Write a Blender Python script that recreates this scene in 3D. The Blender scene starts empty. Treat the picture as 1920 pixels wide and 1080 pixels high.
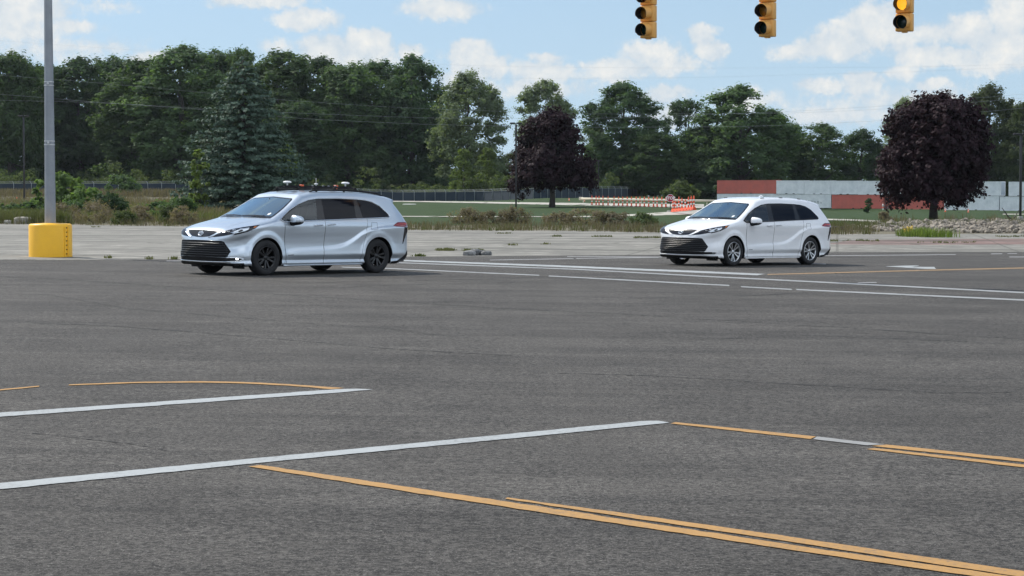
import bpy, bmesh, math, random
import numpy as np
from mathutils import Vector, Matrix

S = bpy.context.scene
COL = S.collection

# ---------------------------------------------------------------- camera
FPX, CX, CY, HC = 3850.0, 960.0, 540.0, 1.65
PITCH = math.atan(170 / FPX)
cam_d = bpy.data.cameras.new("camera")
cam_d.lens = 36.0 * FPX / 1920.0
cam_d.sensor_width = 36.0
cam_d.clip_start = 0.1
cam_d.clip_end = 12000
cam = bpy.data.objects.new("camera", cam_d)
COL.objects.link(cam)
cam.location = (0, 0, HC)
cam.rotation_euler = (math.pi / 2 - PITCH, 0, 0)
S.camera = cam

# ---------------------------------------------------------------- exposure
S.view_settings.view_transform = 'Standard'
S.view_settings.look = 'None'
S.view_settings.gamma = 1.0
S.view_settings.exposure = 0.6
S.cycles.max_bounces = 8
S.cycles.transparent_max_bounces = 12
S.cycles.caustics_reflective = False
S.cycles.caustics_refractive = False

# ---------------------------------------------------------------- sun and sky
SUN_AZ, SUN_EL = math.radians(-52), math.radians(47)
sun_dir = Vector((math.sin(SUN_AZ) * math.cos(SUN_EL), math.cos(SUN_AZ) * math.cos(SUN_EL), math.sin(SUN_EL)))
sun_d = bpy.data.lights.new("sun", 'SUN')
sun_d.energy = 3.2
sun_d.angle = math.radians(0.6)
sun_d.color = (1.0, 0.95, 0.87)
sun = bpy.data.objects.new("sun", sun_d)
COL.objects.link(sun)
sun.rotation_euler = sun_dir.to_track_quat('Z', 'Y').to_euler()
sun.location = sun_dir * 200

W = bpy.data.worlds.new("World")
S.world = W
W.use_nodes = True


class NT:
    """small helper to write node trees"""
    def __init__(self, tree):
        self.t = tree; tree.nodes.clear()
    def n(self, typ, **kw):
        nd = self.t.nodes.new(typ)
        for k, v in kw.items():
            if k.startswith('i_'):
                key = k[2:]
                nd.inputs[int(key) if key.isdigit() else key.replace('_', ' ')].default_value = v
            else:
                setattr(nd, k, v)
        return nd
    def l(self, a, b):
        self.t.links.new(a, b)
    def math(self, op, a, b=None, c=None, clamp=False):
        nd = self.t.nodes.new('ShaderNodeMath'); nd.operation = op; nd.use_clamp = clamp
        for i, v in enumerate((a, b, c)):
            if v is None: continue
            if hasattr(v, 'is_linked') or hasattr(v, 'links'): self.l(v, nd.inputs[i])
            else: nd.inputs[i].default_value = v
        return nd.outputs[0]
    def vmath(self, op, a, b=None, c=None):
        nd = self.t.nodes.new('ShaderNodeVectorMath'); nd.operation = op
        for i, v in enumerate((a, b, c)):
            if v is None: continue
            if hasattr(v, 'links'): self.l(v, nd.inputs[i])
            else: nd.inputs[i].default_value = v
        return nd.outputs['Value'] if op in ('LENGTH', 'DOT_PRODUCT') else nd.outputs[0]
    def mix(self, fac, a, b, blend='MIX'):
        nd = self.t.nodes.new('ShaderNodeMix'); nd.data_type = 'RGBA'; nd.blend_type = blend
        for i, v in ((0, fac), (6, a), (7, b)):
            if hasattr(v, 'links'): self.l(v, nd.inputs[i])
            elif i == 0: nd.inputs[0].default_value = v
            else: nd.inputs[i].default_value = (*v, 1) if len(v) == 3 else v
        return nd.outputs[2]
    def ramp(self, fac, stops, interp='LINEAR'):
        nd = self.t.nodes.new('ShaderNodeValToRGB'); cr = nd.color_ramp; cr.interpolation = interp
        while len(cr.elements) > 1: cr.elements.remove(cr.elements[-1])
        for i, (p, c) in enumerate(stops):
            e = cr.elements[0] if i == 0 else cr.elements.new(p)
            e.position = p
            e.color = (c, c, c, 1) if not hasattr(c, '__len__') else (*c, 1)
        self.l(fac, nd.inputs[0])
        return nd.outputs[0]
    def noise(self, vec, scale, detail=4, rough=.55, out=0, dist=0.0):
        nd = self.t.nodes.new('ShaderNodeTexNoise')
        nd.inputs['Scale'].default_value = scale; nd.inputs['Detail'].default_value = detail
        nd.inputs['Roughness'].default_value = rough; nd.inputs['Distortion'].default_value = dist
        if vec is not None: self.l(vec, nd.inputs['Vector'])
        return nd.outputs[out]


# clouds of the sky: (pixel x, pixel y, half width, half height, strength) -> direction
CLOUDS = [(30, 25, 110, 55, .8), (45, 70, 90, 24, .55), (130, 62, 70, 16, .5), (205, 22, 50, 14, .35),
          (490, 6, 95, 16, .75), (575, 42, 62, 20, .9), (620, 40, 30, 18, .5), (520, 92, 50, 16, .4),
          (615, 92, 55, 24, .8), (685, 85, 45, 26, 1.0), (712, 84, 24, 20, .9), (768, 98, 24, 14, 1.0),
          (660, 110, 110, 18, .6), (825, 18, 80, 22, .7), (868, 95, 28, 22, 1.0), (885, 112, 45, 34, .9), (930, 128, 30, 20, .8),
          (870, 150, 60, 24, .5), (1025, 112, 40, 14, .6), (1020, 138, 75, 22, .75), (1150, 132, 70, 22, .8), (1160, 135, 40, 14, .6),
          (1220, 100, 55, 24, .8), (1315, 68, 30, 22, .8), (1330, 98, 32, 20, .9), (1250, 125, 80, 20, .6),
          (1490, 102, 55, 17, .75), (1560, 92, 75, 30, .8), (1635, 55, 50, 40, 1.0), (1600, 70, 80, 30, .8), (1690, 85, 50, 25, .5),
          (1810, 65, 55, 30, .75), (1745, 70, 50, 24, .55), (1900, 35, 55, 45, .95), (1730, 112, 55, 22, .85), (1790, 115, 45, 18, .8),
          (1885, 100, 65, 36, 1.0), (1860, 125, 80, 24, .8), (1690, 140, 40, 16, .6), (1540, 163, 45, 14, .65), (1615, 162, 45, 20, .8),
          (1745, 165, 40, 12, .7), (1250, 178, 45, 16, .7), (1400, 190, 80, 22, .5), (1000, 165, 130, 20, .45), (1560, 215, 140, 25, .5), (1250, 215, 60, 22, .5),
          (700, 120, 120, 30, .35), (100, 100, 180, 26, .4), (290, 110, 60, 14, .6), (1700, 190, 200, 26, .4)]


def build_world():
    q = NT(W.node_tree)
    out = q.n('ShaderNodeOutputWorld'); bg = q.n('ShaderNodeBackground'); bg.inputs[1].default_value = 0.10
    tc = q.n('ShaderNodeTexCoord'); d = tc.outputs['Generated']
    sp = q.n('ShaderNodeSeparateXYZ'); q.l(d, sp.inputs[0])
    x, y, z = sp.outputs
    sky = q.n('ShaderNodeTexSky', sky_type='NISHITA', sun_disc=False, sun_elevation=SUN_EL, sun_rotation=SUN_AZ,
              altitude=200.0, air_density=1.0, dust_density=0.6, ozone_density=2.0)
    # lift the lookup a little: close to the horizon the model is far yellower than this day was
    zl = q.math('ADD', q.math('MULTIPLY', q.math('MAXIMUM', z, 0.0), 0.88), 0.12)
    cv = q.n('ShaderNodeCombineXYZ'); q.l(x, cv.inputs[0]); q.l(y, cv.inputs[1]); q.l(zl, cv.inputs[2])
    nv = q.vmath('NORMALIZE', cv.outputs[0]); q.l(nv, sky.inputs[0])
    az = q.math('ARCTAN2', x, y); el = q.math('ARCSINE', z)
    ae = q.n('ShaderNodeCombineXYZ'); q.l(az, ae.inputs[0]); q.l(el, ae.inputs[1]); ae = ae.outputs[0]
    n1 = q.noise(ae, 60, 8, .62, out=1)
    n2 = q.noise(ae, 190, 6, .6, out=1)
    o1 = q.vmath('MULTIPLY_ADD', n1, (.016, .010, 0), (-.008, -.005, 0))
    o2 = q.vmath('MULTIPLY_ADD', n2, (.0055, .0048, 0), (-.00275, -.0024, 0))
    p = q.vmath('ADD', q.vmath('ADD', ae, o1), o2)
    tot = None
    for (px, py, rx, ry, s) in CLOUDS:
        a0 = math.atan2(px - CX, FPX); e0 = -math.atan2(py - 370, FPX)
        rx_, ry_ = rx * 1.25 / FPX, ry * 1.35 / FPX
        v = q.vmath('MULTIPLY_ADD', p, (1 / rx_, 1 / ry_, 0), (-a0 / rx_, -e0 / ry_, 0))
        b = q.math('MULTIPLY_ADD', q.vmath('LENGTH', v), -s, s)
        tot = b if tot is None else q.math('SMOOTH_MAX', tot, b, .10)
    fine = q.noise(ae, 150, 9, .68)
    dens = q.math('MULTIPLY_ADD', q.math('SUBTRACT', fine, .5), .80, tot)
    mr = q.n('ShaderNodeMapRange', interpolation_type='SMOOTHSTEP'); q.l(dens, mr.inputs[0])
    mr.inputs[1].default_value = .0; mr.inputs[2].default_value = .38
    cov_front = mr.outputs[0]
    # scattered unseen cloud, thickened for fill light, over the rest of the dome
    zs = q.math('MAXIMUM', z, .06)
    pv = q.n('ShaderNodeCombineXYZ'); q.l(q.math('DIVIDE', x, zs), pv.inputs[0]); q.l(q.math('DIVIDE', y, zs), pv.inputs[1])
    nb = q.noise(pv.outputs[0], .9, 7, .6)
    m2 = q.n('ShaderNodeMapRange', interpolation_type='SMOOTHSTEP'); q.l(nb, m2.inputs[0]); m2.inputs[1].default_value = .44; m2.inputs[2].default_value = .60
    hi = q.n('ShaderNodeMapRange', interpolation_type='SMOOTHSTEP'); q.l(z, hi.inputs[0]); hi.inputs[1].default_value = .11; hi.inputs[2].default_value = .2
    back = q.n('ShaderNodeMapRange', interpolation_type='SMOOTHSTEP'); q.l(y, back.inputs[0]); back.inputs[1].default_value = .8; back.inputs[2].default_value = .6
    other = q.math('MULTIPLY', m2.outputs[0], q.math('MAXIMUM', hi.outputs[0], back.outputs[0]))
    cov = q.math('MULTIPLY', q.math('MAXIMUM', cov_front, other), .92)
    shade = q.noise(ae, 75, 6, .6)
    lit = q.math('MULTIPLY_ADD', q.math('SUBTRACT', shade, .42), 1.9, q.math('MULTIPLY', dens, .55), clamp=True)
    ccol = q.mix(lit, CLOUD_DARK, CLOUD_LIGHT)
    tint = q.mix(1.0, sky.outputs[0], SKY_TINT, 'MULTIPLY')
    # a thin bright veil towards the horizon
    veil = q.n('ShaderNodeMapRange', interpolation_type='SMOOTHSTEP'); q.l(z, veil.inputs[0]); veil.inputs[1].default_value = .22; veil.inputs[2].default_value = .0
    base = q.mix(q.math('MULTIPLY', veil.outputs[0], VEIL), tint, CLOUD_VEIL)
    # fill light: unseen clouds behind the camera are brightened to light facing surfaces
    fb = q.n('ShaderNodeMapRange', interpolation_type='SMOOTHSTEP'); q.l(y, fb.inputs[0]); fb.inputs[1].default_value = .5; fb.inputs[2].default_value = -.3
    ccol = q.mix(fb.outputs[0], ccol, CLOUD_FILL)
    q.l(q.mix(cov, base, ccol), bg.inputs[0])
    q.l(bg.outputs[0], out.inputs[0])


CLOUD_DARK, CLOUD_LIGHT, CLOUD_VEIL, VEIL = (4.1, 4.65, 5.15), (6.5, 6.25, 5.8), (3.5, 4.6, 5.45), .86
CLOUD_FILL = (12.6, 13.4, 14.4)  # raised well above the visible clouds, as unseen fill light
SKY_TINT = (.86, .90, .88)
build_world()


# ---------------------------------------------------------------- materials
MATS = {}
def mat(name, col, rough=.6, metal=0.0, spec=.5, var=0.0, vscale=3.0, coat=0.0, emit=None, estr=0.0, bump=0.0, bscale=30.0, col2=None, detail=4):
    """principled material; `var` mixes in a second tone by a noise in object space"""
    if name in MATS: return MATS[name]
    m = bpy.data.materials.new(name); m.use_nodes = True
    q = NT(m.node_tree); o = q.n('ShaderNodeOutputMaterial'); b = q.n('ShaderNodeBsdfPrincipled')
    b.inputs['Roughness'].default_value = rough; b.inputs['Metallic'].default_value = metal
    b.inputs['Specular IOR Level'].default_value = spec
    b.inputs['Coat Weight'].default_value = coat; b.inputs['Coat Roughness'].default_value = .04
    b.inputs['Base Color'].default_value = (*col, 1)
    tc = q.n('ShaderNodeTexCoord')
    if var > 0:
        c2 = col2 or tuple(c * .45 for c in col)
        f = q.noise(tc.outputs['Object'], vscale, detail, .6)
        r = q.ramp(f, [(.35, 0.0), (.68, 1.0)])
        q.l(q.mix(q.math('MULTIPLY', r, var), col, c2), b.inputs['Base Color'])
    if bump > 0:
        bn = q.n('ShaderNodeBump'); bn.inputs['Strength'].default_value = bump; bn.inputs['Distance'].default_value = .01
        q.l(q.noise(tc.outputs['Object'], bscale, 4), bn.inputs['Height']); q.l(bn.outputs[0], b.inputs['Normal'])
    if emit:
        b.inputs['Emission Color'].default_value = (*emit, 1); b.inputs['Emission Strength'].default_value = estr
    q.l(b.outputs[0], o.inputs[0])
    MATS[name] = m
    return m


def leaf_mat(name, col, col2, trans=.47, vscale=.35, rnd=.35):
    """foliage: two tones by clump-sized noise, each tree a bit lighter or darker, light shining through the leaves"""
    if name in MATS: return MATS[name]
    m = bpy.data.materials.new(name); m.use_nodes = True
    q = NT(m.node_tree); o = q.n('ShaderNodeOutputMaterial')
    tc = q.n('ShaderNodeTexCoord'); oi = q.n('ShaderNodeObjectInfo')
    f = q.noise(tc.outputs['Object'], vscale, 5, .7)
    c = q.mix(q.ramp(f, [(.3, 0.0), (.7, 1.0)]), col, col2)
    g = q.math('MULTIPLY_ADD', oi.outputs['Random'], rnd, 1 - rnd / 2)
    cc = q.n('ShaderNodeCombineXYZ')
    for i in range(3): q.l(g, cc.inputs[i])
    c = q.mix(1.0, c, cc.outputs[0], 'MULTIPLY')
    d = q.n('ShaderNodeBsdfPrincipled'); d.inputs['Roughness'].default_value = .65; d.inputs['Specular IOR Level'].default_value = .12
    t = q.n('ShaderNodeBsdfTranslucent'); q.l(c, d.inputs['Base Color'])
    q.l(q.mix(1.0, c, (1.3, 1.45, .6), 'MULTIPLY'), t.inputs[0])
    mx = q.n('ShaderNodeMixShader'); mx.inputs[0].default_value = trans
    q.l(d.outputs[0], mx.inputs[1]); q.l(t.outputs[0], mx.inputs[2]); q.l(mx.outputs[0], o.inputs[0])
    MATS[name] = m
    return m


# ---------------------------------------------------------------- object helpers
def tag(o, label=None, cat=None, group=None, kind=None):
    for k, v in (('label', label), ('category', cat), ('group', group), ('kind', kind)):
        if v: o[k] = v
    return o

def thing(name, label, cat, loc=(0, 0, 0), rz=0.0, group=None):
    o = bpy.data.objects.new(name, None); COL.objects.link(o)
    o.location = loc; o.rotation_euler = (0, 0, rz); o.empty_display_size = .2
    return tag(o, label, cat, group)

def link(name, me, parent=None, loc=None, rz=None):
    o = bpy.data.objects.new(name, me); COL.objects.link(o)
    if parent: o.parent = parent
    if loc is not None: o.location = loc
    if rz is not None: o.rotation_euler = (0, 0, rz)
    return o

def np_mesh(name, V, Fq, mats, smooth=False, midx=None, normals=None):
    """mesh from arrays; Fq is (n,3) or (n,4) or a list of tuples"""
    me = bpy.data.meshes.new(name)
    V = np.asarray(V, np.float32)
    if isinstance(Fq, np.ndarray):
        n, k = Fq.shape
        me.vertices.add(len(V)); me.vertices.foreach_set('co', V.ravel())
        me.loops.add(n * k); me.loops.foreach_set('vertex_index', Fq.astype(np.int32).ravel())
        me.polygons.add(n); me.polygons.foreach_set('loop_start', np.arange(0, n * k, k, dtype=np.int32))
        me.polygons.foreach_set('loop_total', np.full(n, k, np.int32))
    else:
        me.from_pydata([tuple(v) for v in V], [], [tuple(f) for f in Fq])
    for m in (mats if isinstance(mats, (list, tuple)) else [mats]): me.materials.append(m)
    me.update(calc_edges=True)
    np_ = len(me.polygons)
    me.polygons.foreach_set('use_smooth', np.full(np_, bool(smooth)))
    if midx is not None: me.polygons.foreach_set('material_index', np.asarray(midx, np.int32))
    me.validate()
    if normals is not None: me.normals_split_custom_set_from_vertices([tuple(n) for n in normals])
    return me

def dup(o, parent=None, **kw):
    c = o.copy(); COL.objects.link(c)
    if parent is not None: c.parent = parent
    for ch in list(o.children): dup(ch, c)
    return c


class MB:
    """collects shapes, then links them as one mesh object"""
    def __init__(self): self.V = []; self.F = []; self.M = []; self.sm = []
    def add(self, V, F, mi=0, sm=False):
        b = len(self.V); self.V += [tuple(v) for v in V]; self.F += [tuple(i + b for i in f) for f in F]
        self.M += [mi] * len(F); self.sm += [sm] * len(F); return self
    def box(self, c, s, mi=0, bev=0.0, rot=None):
        bm = bmesh.new(); bmesh.ops.create_cube(bm, size=1)
        bmesh.ops.scale(bm, vec=s, verts=bm.verts)
        if bev > 0: bmesh.ops.bevel(bm, geom=bm.edges[:], offset=bev, segments=2, affect='EDGES', profile=.5)
        M = Matrix.Translation(c) @ (rot.to_4x4() if rot is not None else Matrix.Identity(4))
        bmesh.ops.transform(bm, matrix=M, verts=bm.verts)
        bm.verts.ensure_lookup_table()
        self.add([v.co[:] for v in bm.verts], [[v.index for v in f.verts] for f in bm.faces], mi, bev > 0); bm.free(); return self
    def tube(self, pts, r, n=8, mi=0, caps=True, closed=False):
        pts = [Vector(p) for p in pts]; rs = r if hasattr(r, '__len__') else [r] * len(pts)
        V = []; F = []; k = len(pts); up = None
        for i, p in enumerate(pts):
            a = pts[(i - 1) % k] if (i > 0 or closed) else p; b = pts[(i + 1) % k] if (i < k - 1 or closed) else p
            t = (b - a).normalized()
            if up is None: up = Vector((0, 0, 1)) if abs(t.z) < .9 else Vector((1, 0, 0))
            s = t.cross(up)
            if s.length < 1e-4: s = t.orthogonal()
            s.normalize(); up = s.cross(t).normalized()
            for j in range(n):
                an = 2 * math.pi * j / n
                V.append(p + (s * math.cos(an) + up * math.sin(an)) * rs[i])
        for i in range(k if closed else k - 1):
            for j in range(n):
                a, b = i * n + j, i * n + (j + 1) % n; i2 = (i + 1) % k
                F.append((a, b, i2 * n + (j + 1) % n, i2 * n + j))
        if caps and not closed: F.append(tuple(range(n))); F.append(tuple((k - 1) * n + j for j in reversed(range(n))))
        return self.add(V, F, mi, True)
    def lathe(self, prof, n=24, axis='Z', c=(0, 0, 0), mi=0, sm=True, caps=False):
        """prof: (radius, height) pairs turned round an axis"""
        V = []; F = []; k = len(prof)
        for (r, h) in prof:
            for j in range(n):
                a = 2 * math.pi * j / n; x, y = r * math.cos(a), r * math.sin(a)
                v = (x, y, h) if axis == 'Z' else (x, h, -y)
                V.append((v[0] + c[0], v[1] + c[1], v[2] + c[2]))
        for i in range(k - 1):
            for j in range(n):
                F.append((i * n + j, i * n + (j + 1) % n, (i + 1) * n + (j + 1) % n, (i + 1) * n + j))
        if caps: F.append(tuple(reversed(range(n)))); F.append(tuple((k - 1) * n + j for j in range(n)))
        return self.add(V, F, mi, sm)
    def prism(self, poly, d0, d1, plane='XZ', mi=0):
        """flat outline given thickness; plane XZ -> depth along Y"""
        n = len(poly)
        if plane == 'XZ': V = [(p[0], d0, p[1]) for p in poly] + [(p[0], d1, p[1]) for p in poly]
        elif plane == 'YZ': V = [(d0, p[0], p[1]) for p in poly] + [(d1, p[0], p[1]) for p in poly]
        else: V = [(p[0], p[1], d0) for p in poly] + [(p[0], p[1], d1) for p in poly]
        F = [tuple(range(n)), tuple(range(2 * n - 1, n - 1, -1))] + [(i, i + n, (i + 1) % n + n, (i + 1) % n) for i in range(n)]
        return self.add(V, F, mi)
    def mesh(self, name, mats):
        me = bpy.data.meshes.new(name); me.from_pydata(self.V, [], self.F)
        for m in (mats if isinstance(mats, (list, tuple)) else [mats]): me.materials.append(m)
        me.polygons.foreach_set('material_index', np.array(self.M, np.int32)); me.polygons.foreach_set('use_smooth', np.array(self.sm, bool))
        me.update()
        bm = bmesh.new(); bm.from_mesh(me); bmesh.ops.recalc_face_normals(bm, faces=bm.faces); bm.to_mesh(me); bm.free()
        return me
    def build(self, name, mats, parent=None, loc=None, rz=None):
        return link(name, self.mesh(name, mats), parent, loc, rz)


# ---------------------------------------------------------------- the lie of the land
def sst(a, b, x):
    t = np.clip((np.asarray(x, float) - a) / (b - a), 0, 1); return t * t * (3 - 2 * t)

_TD = np.array([90, 115, 140, 170, 200, 240, 300, 360, 420, 480, 700], float)
_TX = np.array([-500, 340, 550, 760, 900, 1040, 1250, 1400, 1520, 2600], float)
_TZ = np.array([
    [0, .02, .12, .3, .6, 1.05, 1.7, 2.25, 2.6, 2.8, 3.0],
    [0, .02, .12, .3, .6, 1.0, 1.6, 2.15, 2.5, 2.7, 3.0],
    [0, .00, .06, .15, .28, .5, .95, 1.4, 1.7, 1.9, 2.2],
    [0, .00, .02, .10, .20, .42, .72, .92, .95, 1.0, 1.5],
    [0, .00, .04, .15, .30, .55, .78, .95, 1.05, 1.1, 1.5],
    [0, .02, .06, .20, .36, .72, 1.15, 1.5, 1.75, 1.8, 2.0],
    [0, .02, .10, .30, .47, .75, 1.1, 1.45, 1.75, 1.9, 2.0],
    [0, .00, -.02, -.02, .0, .0, -.1, -.3, -.3, 0, .5],
    [-.05, -.12, -.18, -.26, -.36, -.5, -.66, -.8, -.85, -.8, 0],
    [-.05, -.12, -.18, -.26, -.36, -.5, -.66, -.8, -.85, -.8, 0]])

def gz(x, y):
    x = np.asarray(x, float); y = np.asarray(y, float)
    slope = -.013 * np.clip(x, -60, 60) * (1 - sst(62, 95, y))
    yy = np.clip(y, 90, 700); px = CX + FPX * x / np.maximum(y, 20)
    px = np.clip(px, -500, 2600)
    i = np.clip(np.searchsorted(_TX, px) - 1, 0, len(_TX) - 2); j = np.clip(np.searchsorted(_TD, yy) - 1, 0, len(_TD) - 2)
    u = (px - _TX[i]) / (_TX[i + 1] - _TX[i]); v = (yy - _TD[j]) / (_TD[j + 1] - _TD[j]); u = u * u * (3 - 2 * u)
    t = _TZ[i, j] * (1 - u) * (1 - v) + _TZ[i + 1, j] * u * (1 - v) + _TZ[i, j + 1] * (1 - u) * v + _TZ[i + 1, j + 1] * u * v
    return slope + t * sst(60, 110, y)

def ray(px, py):
    u, v = (px - CX) / FPX, -(py - CY) / FPX
    c, s = math.cos(PITCH), math.sin(PITCH)
    return np.array([u, c + v * s, -s + v * c])

def on_ground(px, py, dmax=900.):
    """where the sight line of an image point first meets the ground"""
    d = ray(px, py); d = d / d[1]
    t = np.concatenate([np.linspace(4, 200, 1960), np.linspace(200.2, dmax, 3500)])
    h = HC + d[2] * t - gz(d[0] * t, t)
    k = np.argmax(h <= 0)
    if h[k] > 0: k = len(t) - 1
    lo, hi = t[max(k - 1, 0)], t[k]
    for _ in range(30):
        m = (lo + hi) / 2
        if HC + d[2] * m - float(gz(d[0] * m, m)) > 0: lo = m
        else: hi = m
    return np.array([d[0] * hi, hi, float(gz(d[0] * hi, hi))])

def at_depth(px, y):
    x = (px - CX) / FPX * y
    return np.array([x, y, float(gz(x, y))])

def row_z(py, y):
    """height of the image row at distance y"""
    d = ray(CX, py); return HC + d[2] / d[1] * y

# ---------------------------------------------------------------- ground, lot and road
def line_of(rows, ext=(-160, 160)):
    """image points along an edge on the ground -> y as a function of x"""
    P = np.array([on_ground(px, py)[:2] for px, py in rows])
    o = np.argsort(P[:, 0]); P = P[o]
    P = np.vstack([[ext[0], P[0, 1]], P, [ext[1], P[-1, 1]]])
    return lambda x: np.interp(x, P[:, 0], P[:, 1])

y_asph = line_of([(-60, 488.5), (340, 487), (560, 484.5), (760, 482), (1000, 480), (1240, 478), (1560, 473), (1980, 472.6)])
y_conc = line_of([(-60, 419), (340, 424), (560, 428), (760, 431), (1100, 433), (1240, 436), (1400, 438), (1980, 438)])

def ground_mat():
    m = bpy.data.materials.new("grassy_ground"); m.use_nodes = True
    q = NT(m.node_tree); o = q.n('ShaderNodeOutputMaterial'); b = q.n('ShaderNodeBsdfPrincipled')
    tc = q.n('ShaderNodeTexCoord'); P = tc.outputs['Object']
    zn = q.n('ShaderNodeVertexColor', layer_name='zone'); sp = q.n('ShaderNodeSeparateColor'); q.l(zn.outputs[0], sp.inputs[0])
    n1 = q.noise(P, .22, 6, .65); n2 = q.noise(P, 2.2, 6, .7); n3 = q.noise(P, 11.0, 3, .6)
    g = q.mix(q.ramp(n1, [(.35, 0.), (.65, 1.)]), (.022, .048, .015), (.034, .062, .019))
    g = q.mix(q.math('MULTIPLY', q.ramp(n2, [(.42, 0.), (.66, 1.)]), .55), g, (.062, .072, .030))
    g = q.mix(q.math('MULTIPLY', q.ramp(n3, [(.4, 0.), (.7, 1.)]), .35), g, (.013, .027, .009))
    dirt = q.mix(q.ramp(n2, [(.35, 0.), (.65, 1.)]), (.150, .128, .092), (.075, .075, .040))
    dirt = q.mix(q.math('MULTIPLY', q.ramp(n3, [(.45, 0.), (.62, 1.)]), .5), dirt, (.26, .24, .20))
    f = q.math('ADD', sp.outputs[0], q.math('MULTIPLY_ADD', n1, .5, -.25), clamp=True)
    f = q.ramp(f, [(.35, 0.), (.65, 1.)])
    q.l(q.mix(f, g, dirt), b.inputs['Base Color']); b.inputs['Roughness'].default_value = .9
    b.inputs['Specular IOR Level'].default_value = .15
    bn = q.n('ShaderNodeBump'); bn.inputs['Strength'].default_value = .8; bn.inputs['Distance'].default_value = .08
    q.l(n2, bn.inputs['Height']); q.l(bn.outputs[0], b.inputs['Normal']); q.l(b.outputs[0], o.inputs[0])
    return m

def axis_steps(lo, hi, fn):
    v = [lo]
    while v[-1] < hi: v.append(v[-1] + fn(v[-1]))
    return np.array(v)

def build_ground():
    xs = axis_steps(0, 3500, lambda v: 1.0 if v < 60 else 2.5 if v < 140 else 10 + (v - 140) * .15)
    xs = np.concatenate([-xs[:0:-1], xs])
    ys = axis_steps(-400, 6000, lambda v: 40 if v < -40 else 5 if v < 40 else 1.0 if v < 150 else 2.0 if v < 260 else 4 if v < 520 else 10 + (v - 520) * .15)
    X, Y = np.meshgrid(xs, ys)
    Z = gz(X, Y)
    edge = y_conc(X)
    inside = 1 - sst(-1.2, .0, Y - edge)
    Z = Z - .07 * inside
    rng = np.random.default_rng(3)
    Z = Z + rng.normal(0, .025, Z.shape) * sst(.5, 4, Y - edge) * (Y < 520)
    V = np.stack([X, Y, Z], -1).reshape(-1, 3); nx, ny = len(xs), len(ys)
    i = (np.arange(ny - 1)[:, None] * nx + np.arange(nx - 1)[None]).ravel()
    F = np.stack([i, i + 1, i + nx + 1, i + nx], 1)
    me = np_mesh("ground", V, F, ground_mat(), smooth=True)
    px = CX + FPX * X / np.maximum(Y, 20)
    # bare weedy strip along the lot, brushy field to the left
    dirt = 1 - sst(9, 24, Y - edge)
    dirt = np.maximum(dirt, (1 - sst(520, 700, px)) * .62)
    dirt = np.maximum(dirt, (1 - sst(20, 42, Y - edge)) * sst(1560, 1600, px) * .0)
    c = me.color_attributes.new("zone", 'FLOAT_COLOR', 'POINT')
    a = np.zeros((V.shape[0], 4), np.float32); a[:, 0] = dirt.ravel(); a[:, 3] = 1
    c.data.foreach_set('color', a.ravel())
    tag(link("ground", me), kind='structure')

build_ground()

def sheet(name, ylo, yhi, x0, x1, lift, m, step=1.0, kind='structure'):
    """a paved sheet between two edges, lying on the land"""
    xs = np.linspace(x0, x1, int((x1 - x0) / step) + 1)
    lo, hi = ylo(xs), yhi(xs); ny = int(max((hi - lo).max(), 1) / step) + 2
    t = np.linspace(0, 1, ny)[:, None]
    Y = lo[None] * (1 - t) + hi[None] * t; X = np.repeat(xs[None], ny, 0)
    Z = gz(X, Y) + lift
    V = np.stack([X, Y, Z], -1).reshape(-1, 3); nx = len(xs)
    i = (np.arange(ny - 1)[:, None] * nx + np.arange(nx - 1)[None]).ravel()
    F = np.stack([i, i + 1, i + nx + 1, i + nx], 1)
    return tag(link(name, np_mesh(name, V, F, m, smooth=True)), kind=kind)

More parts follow.
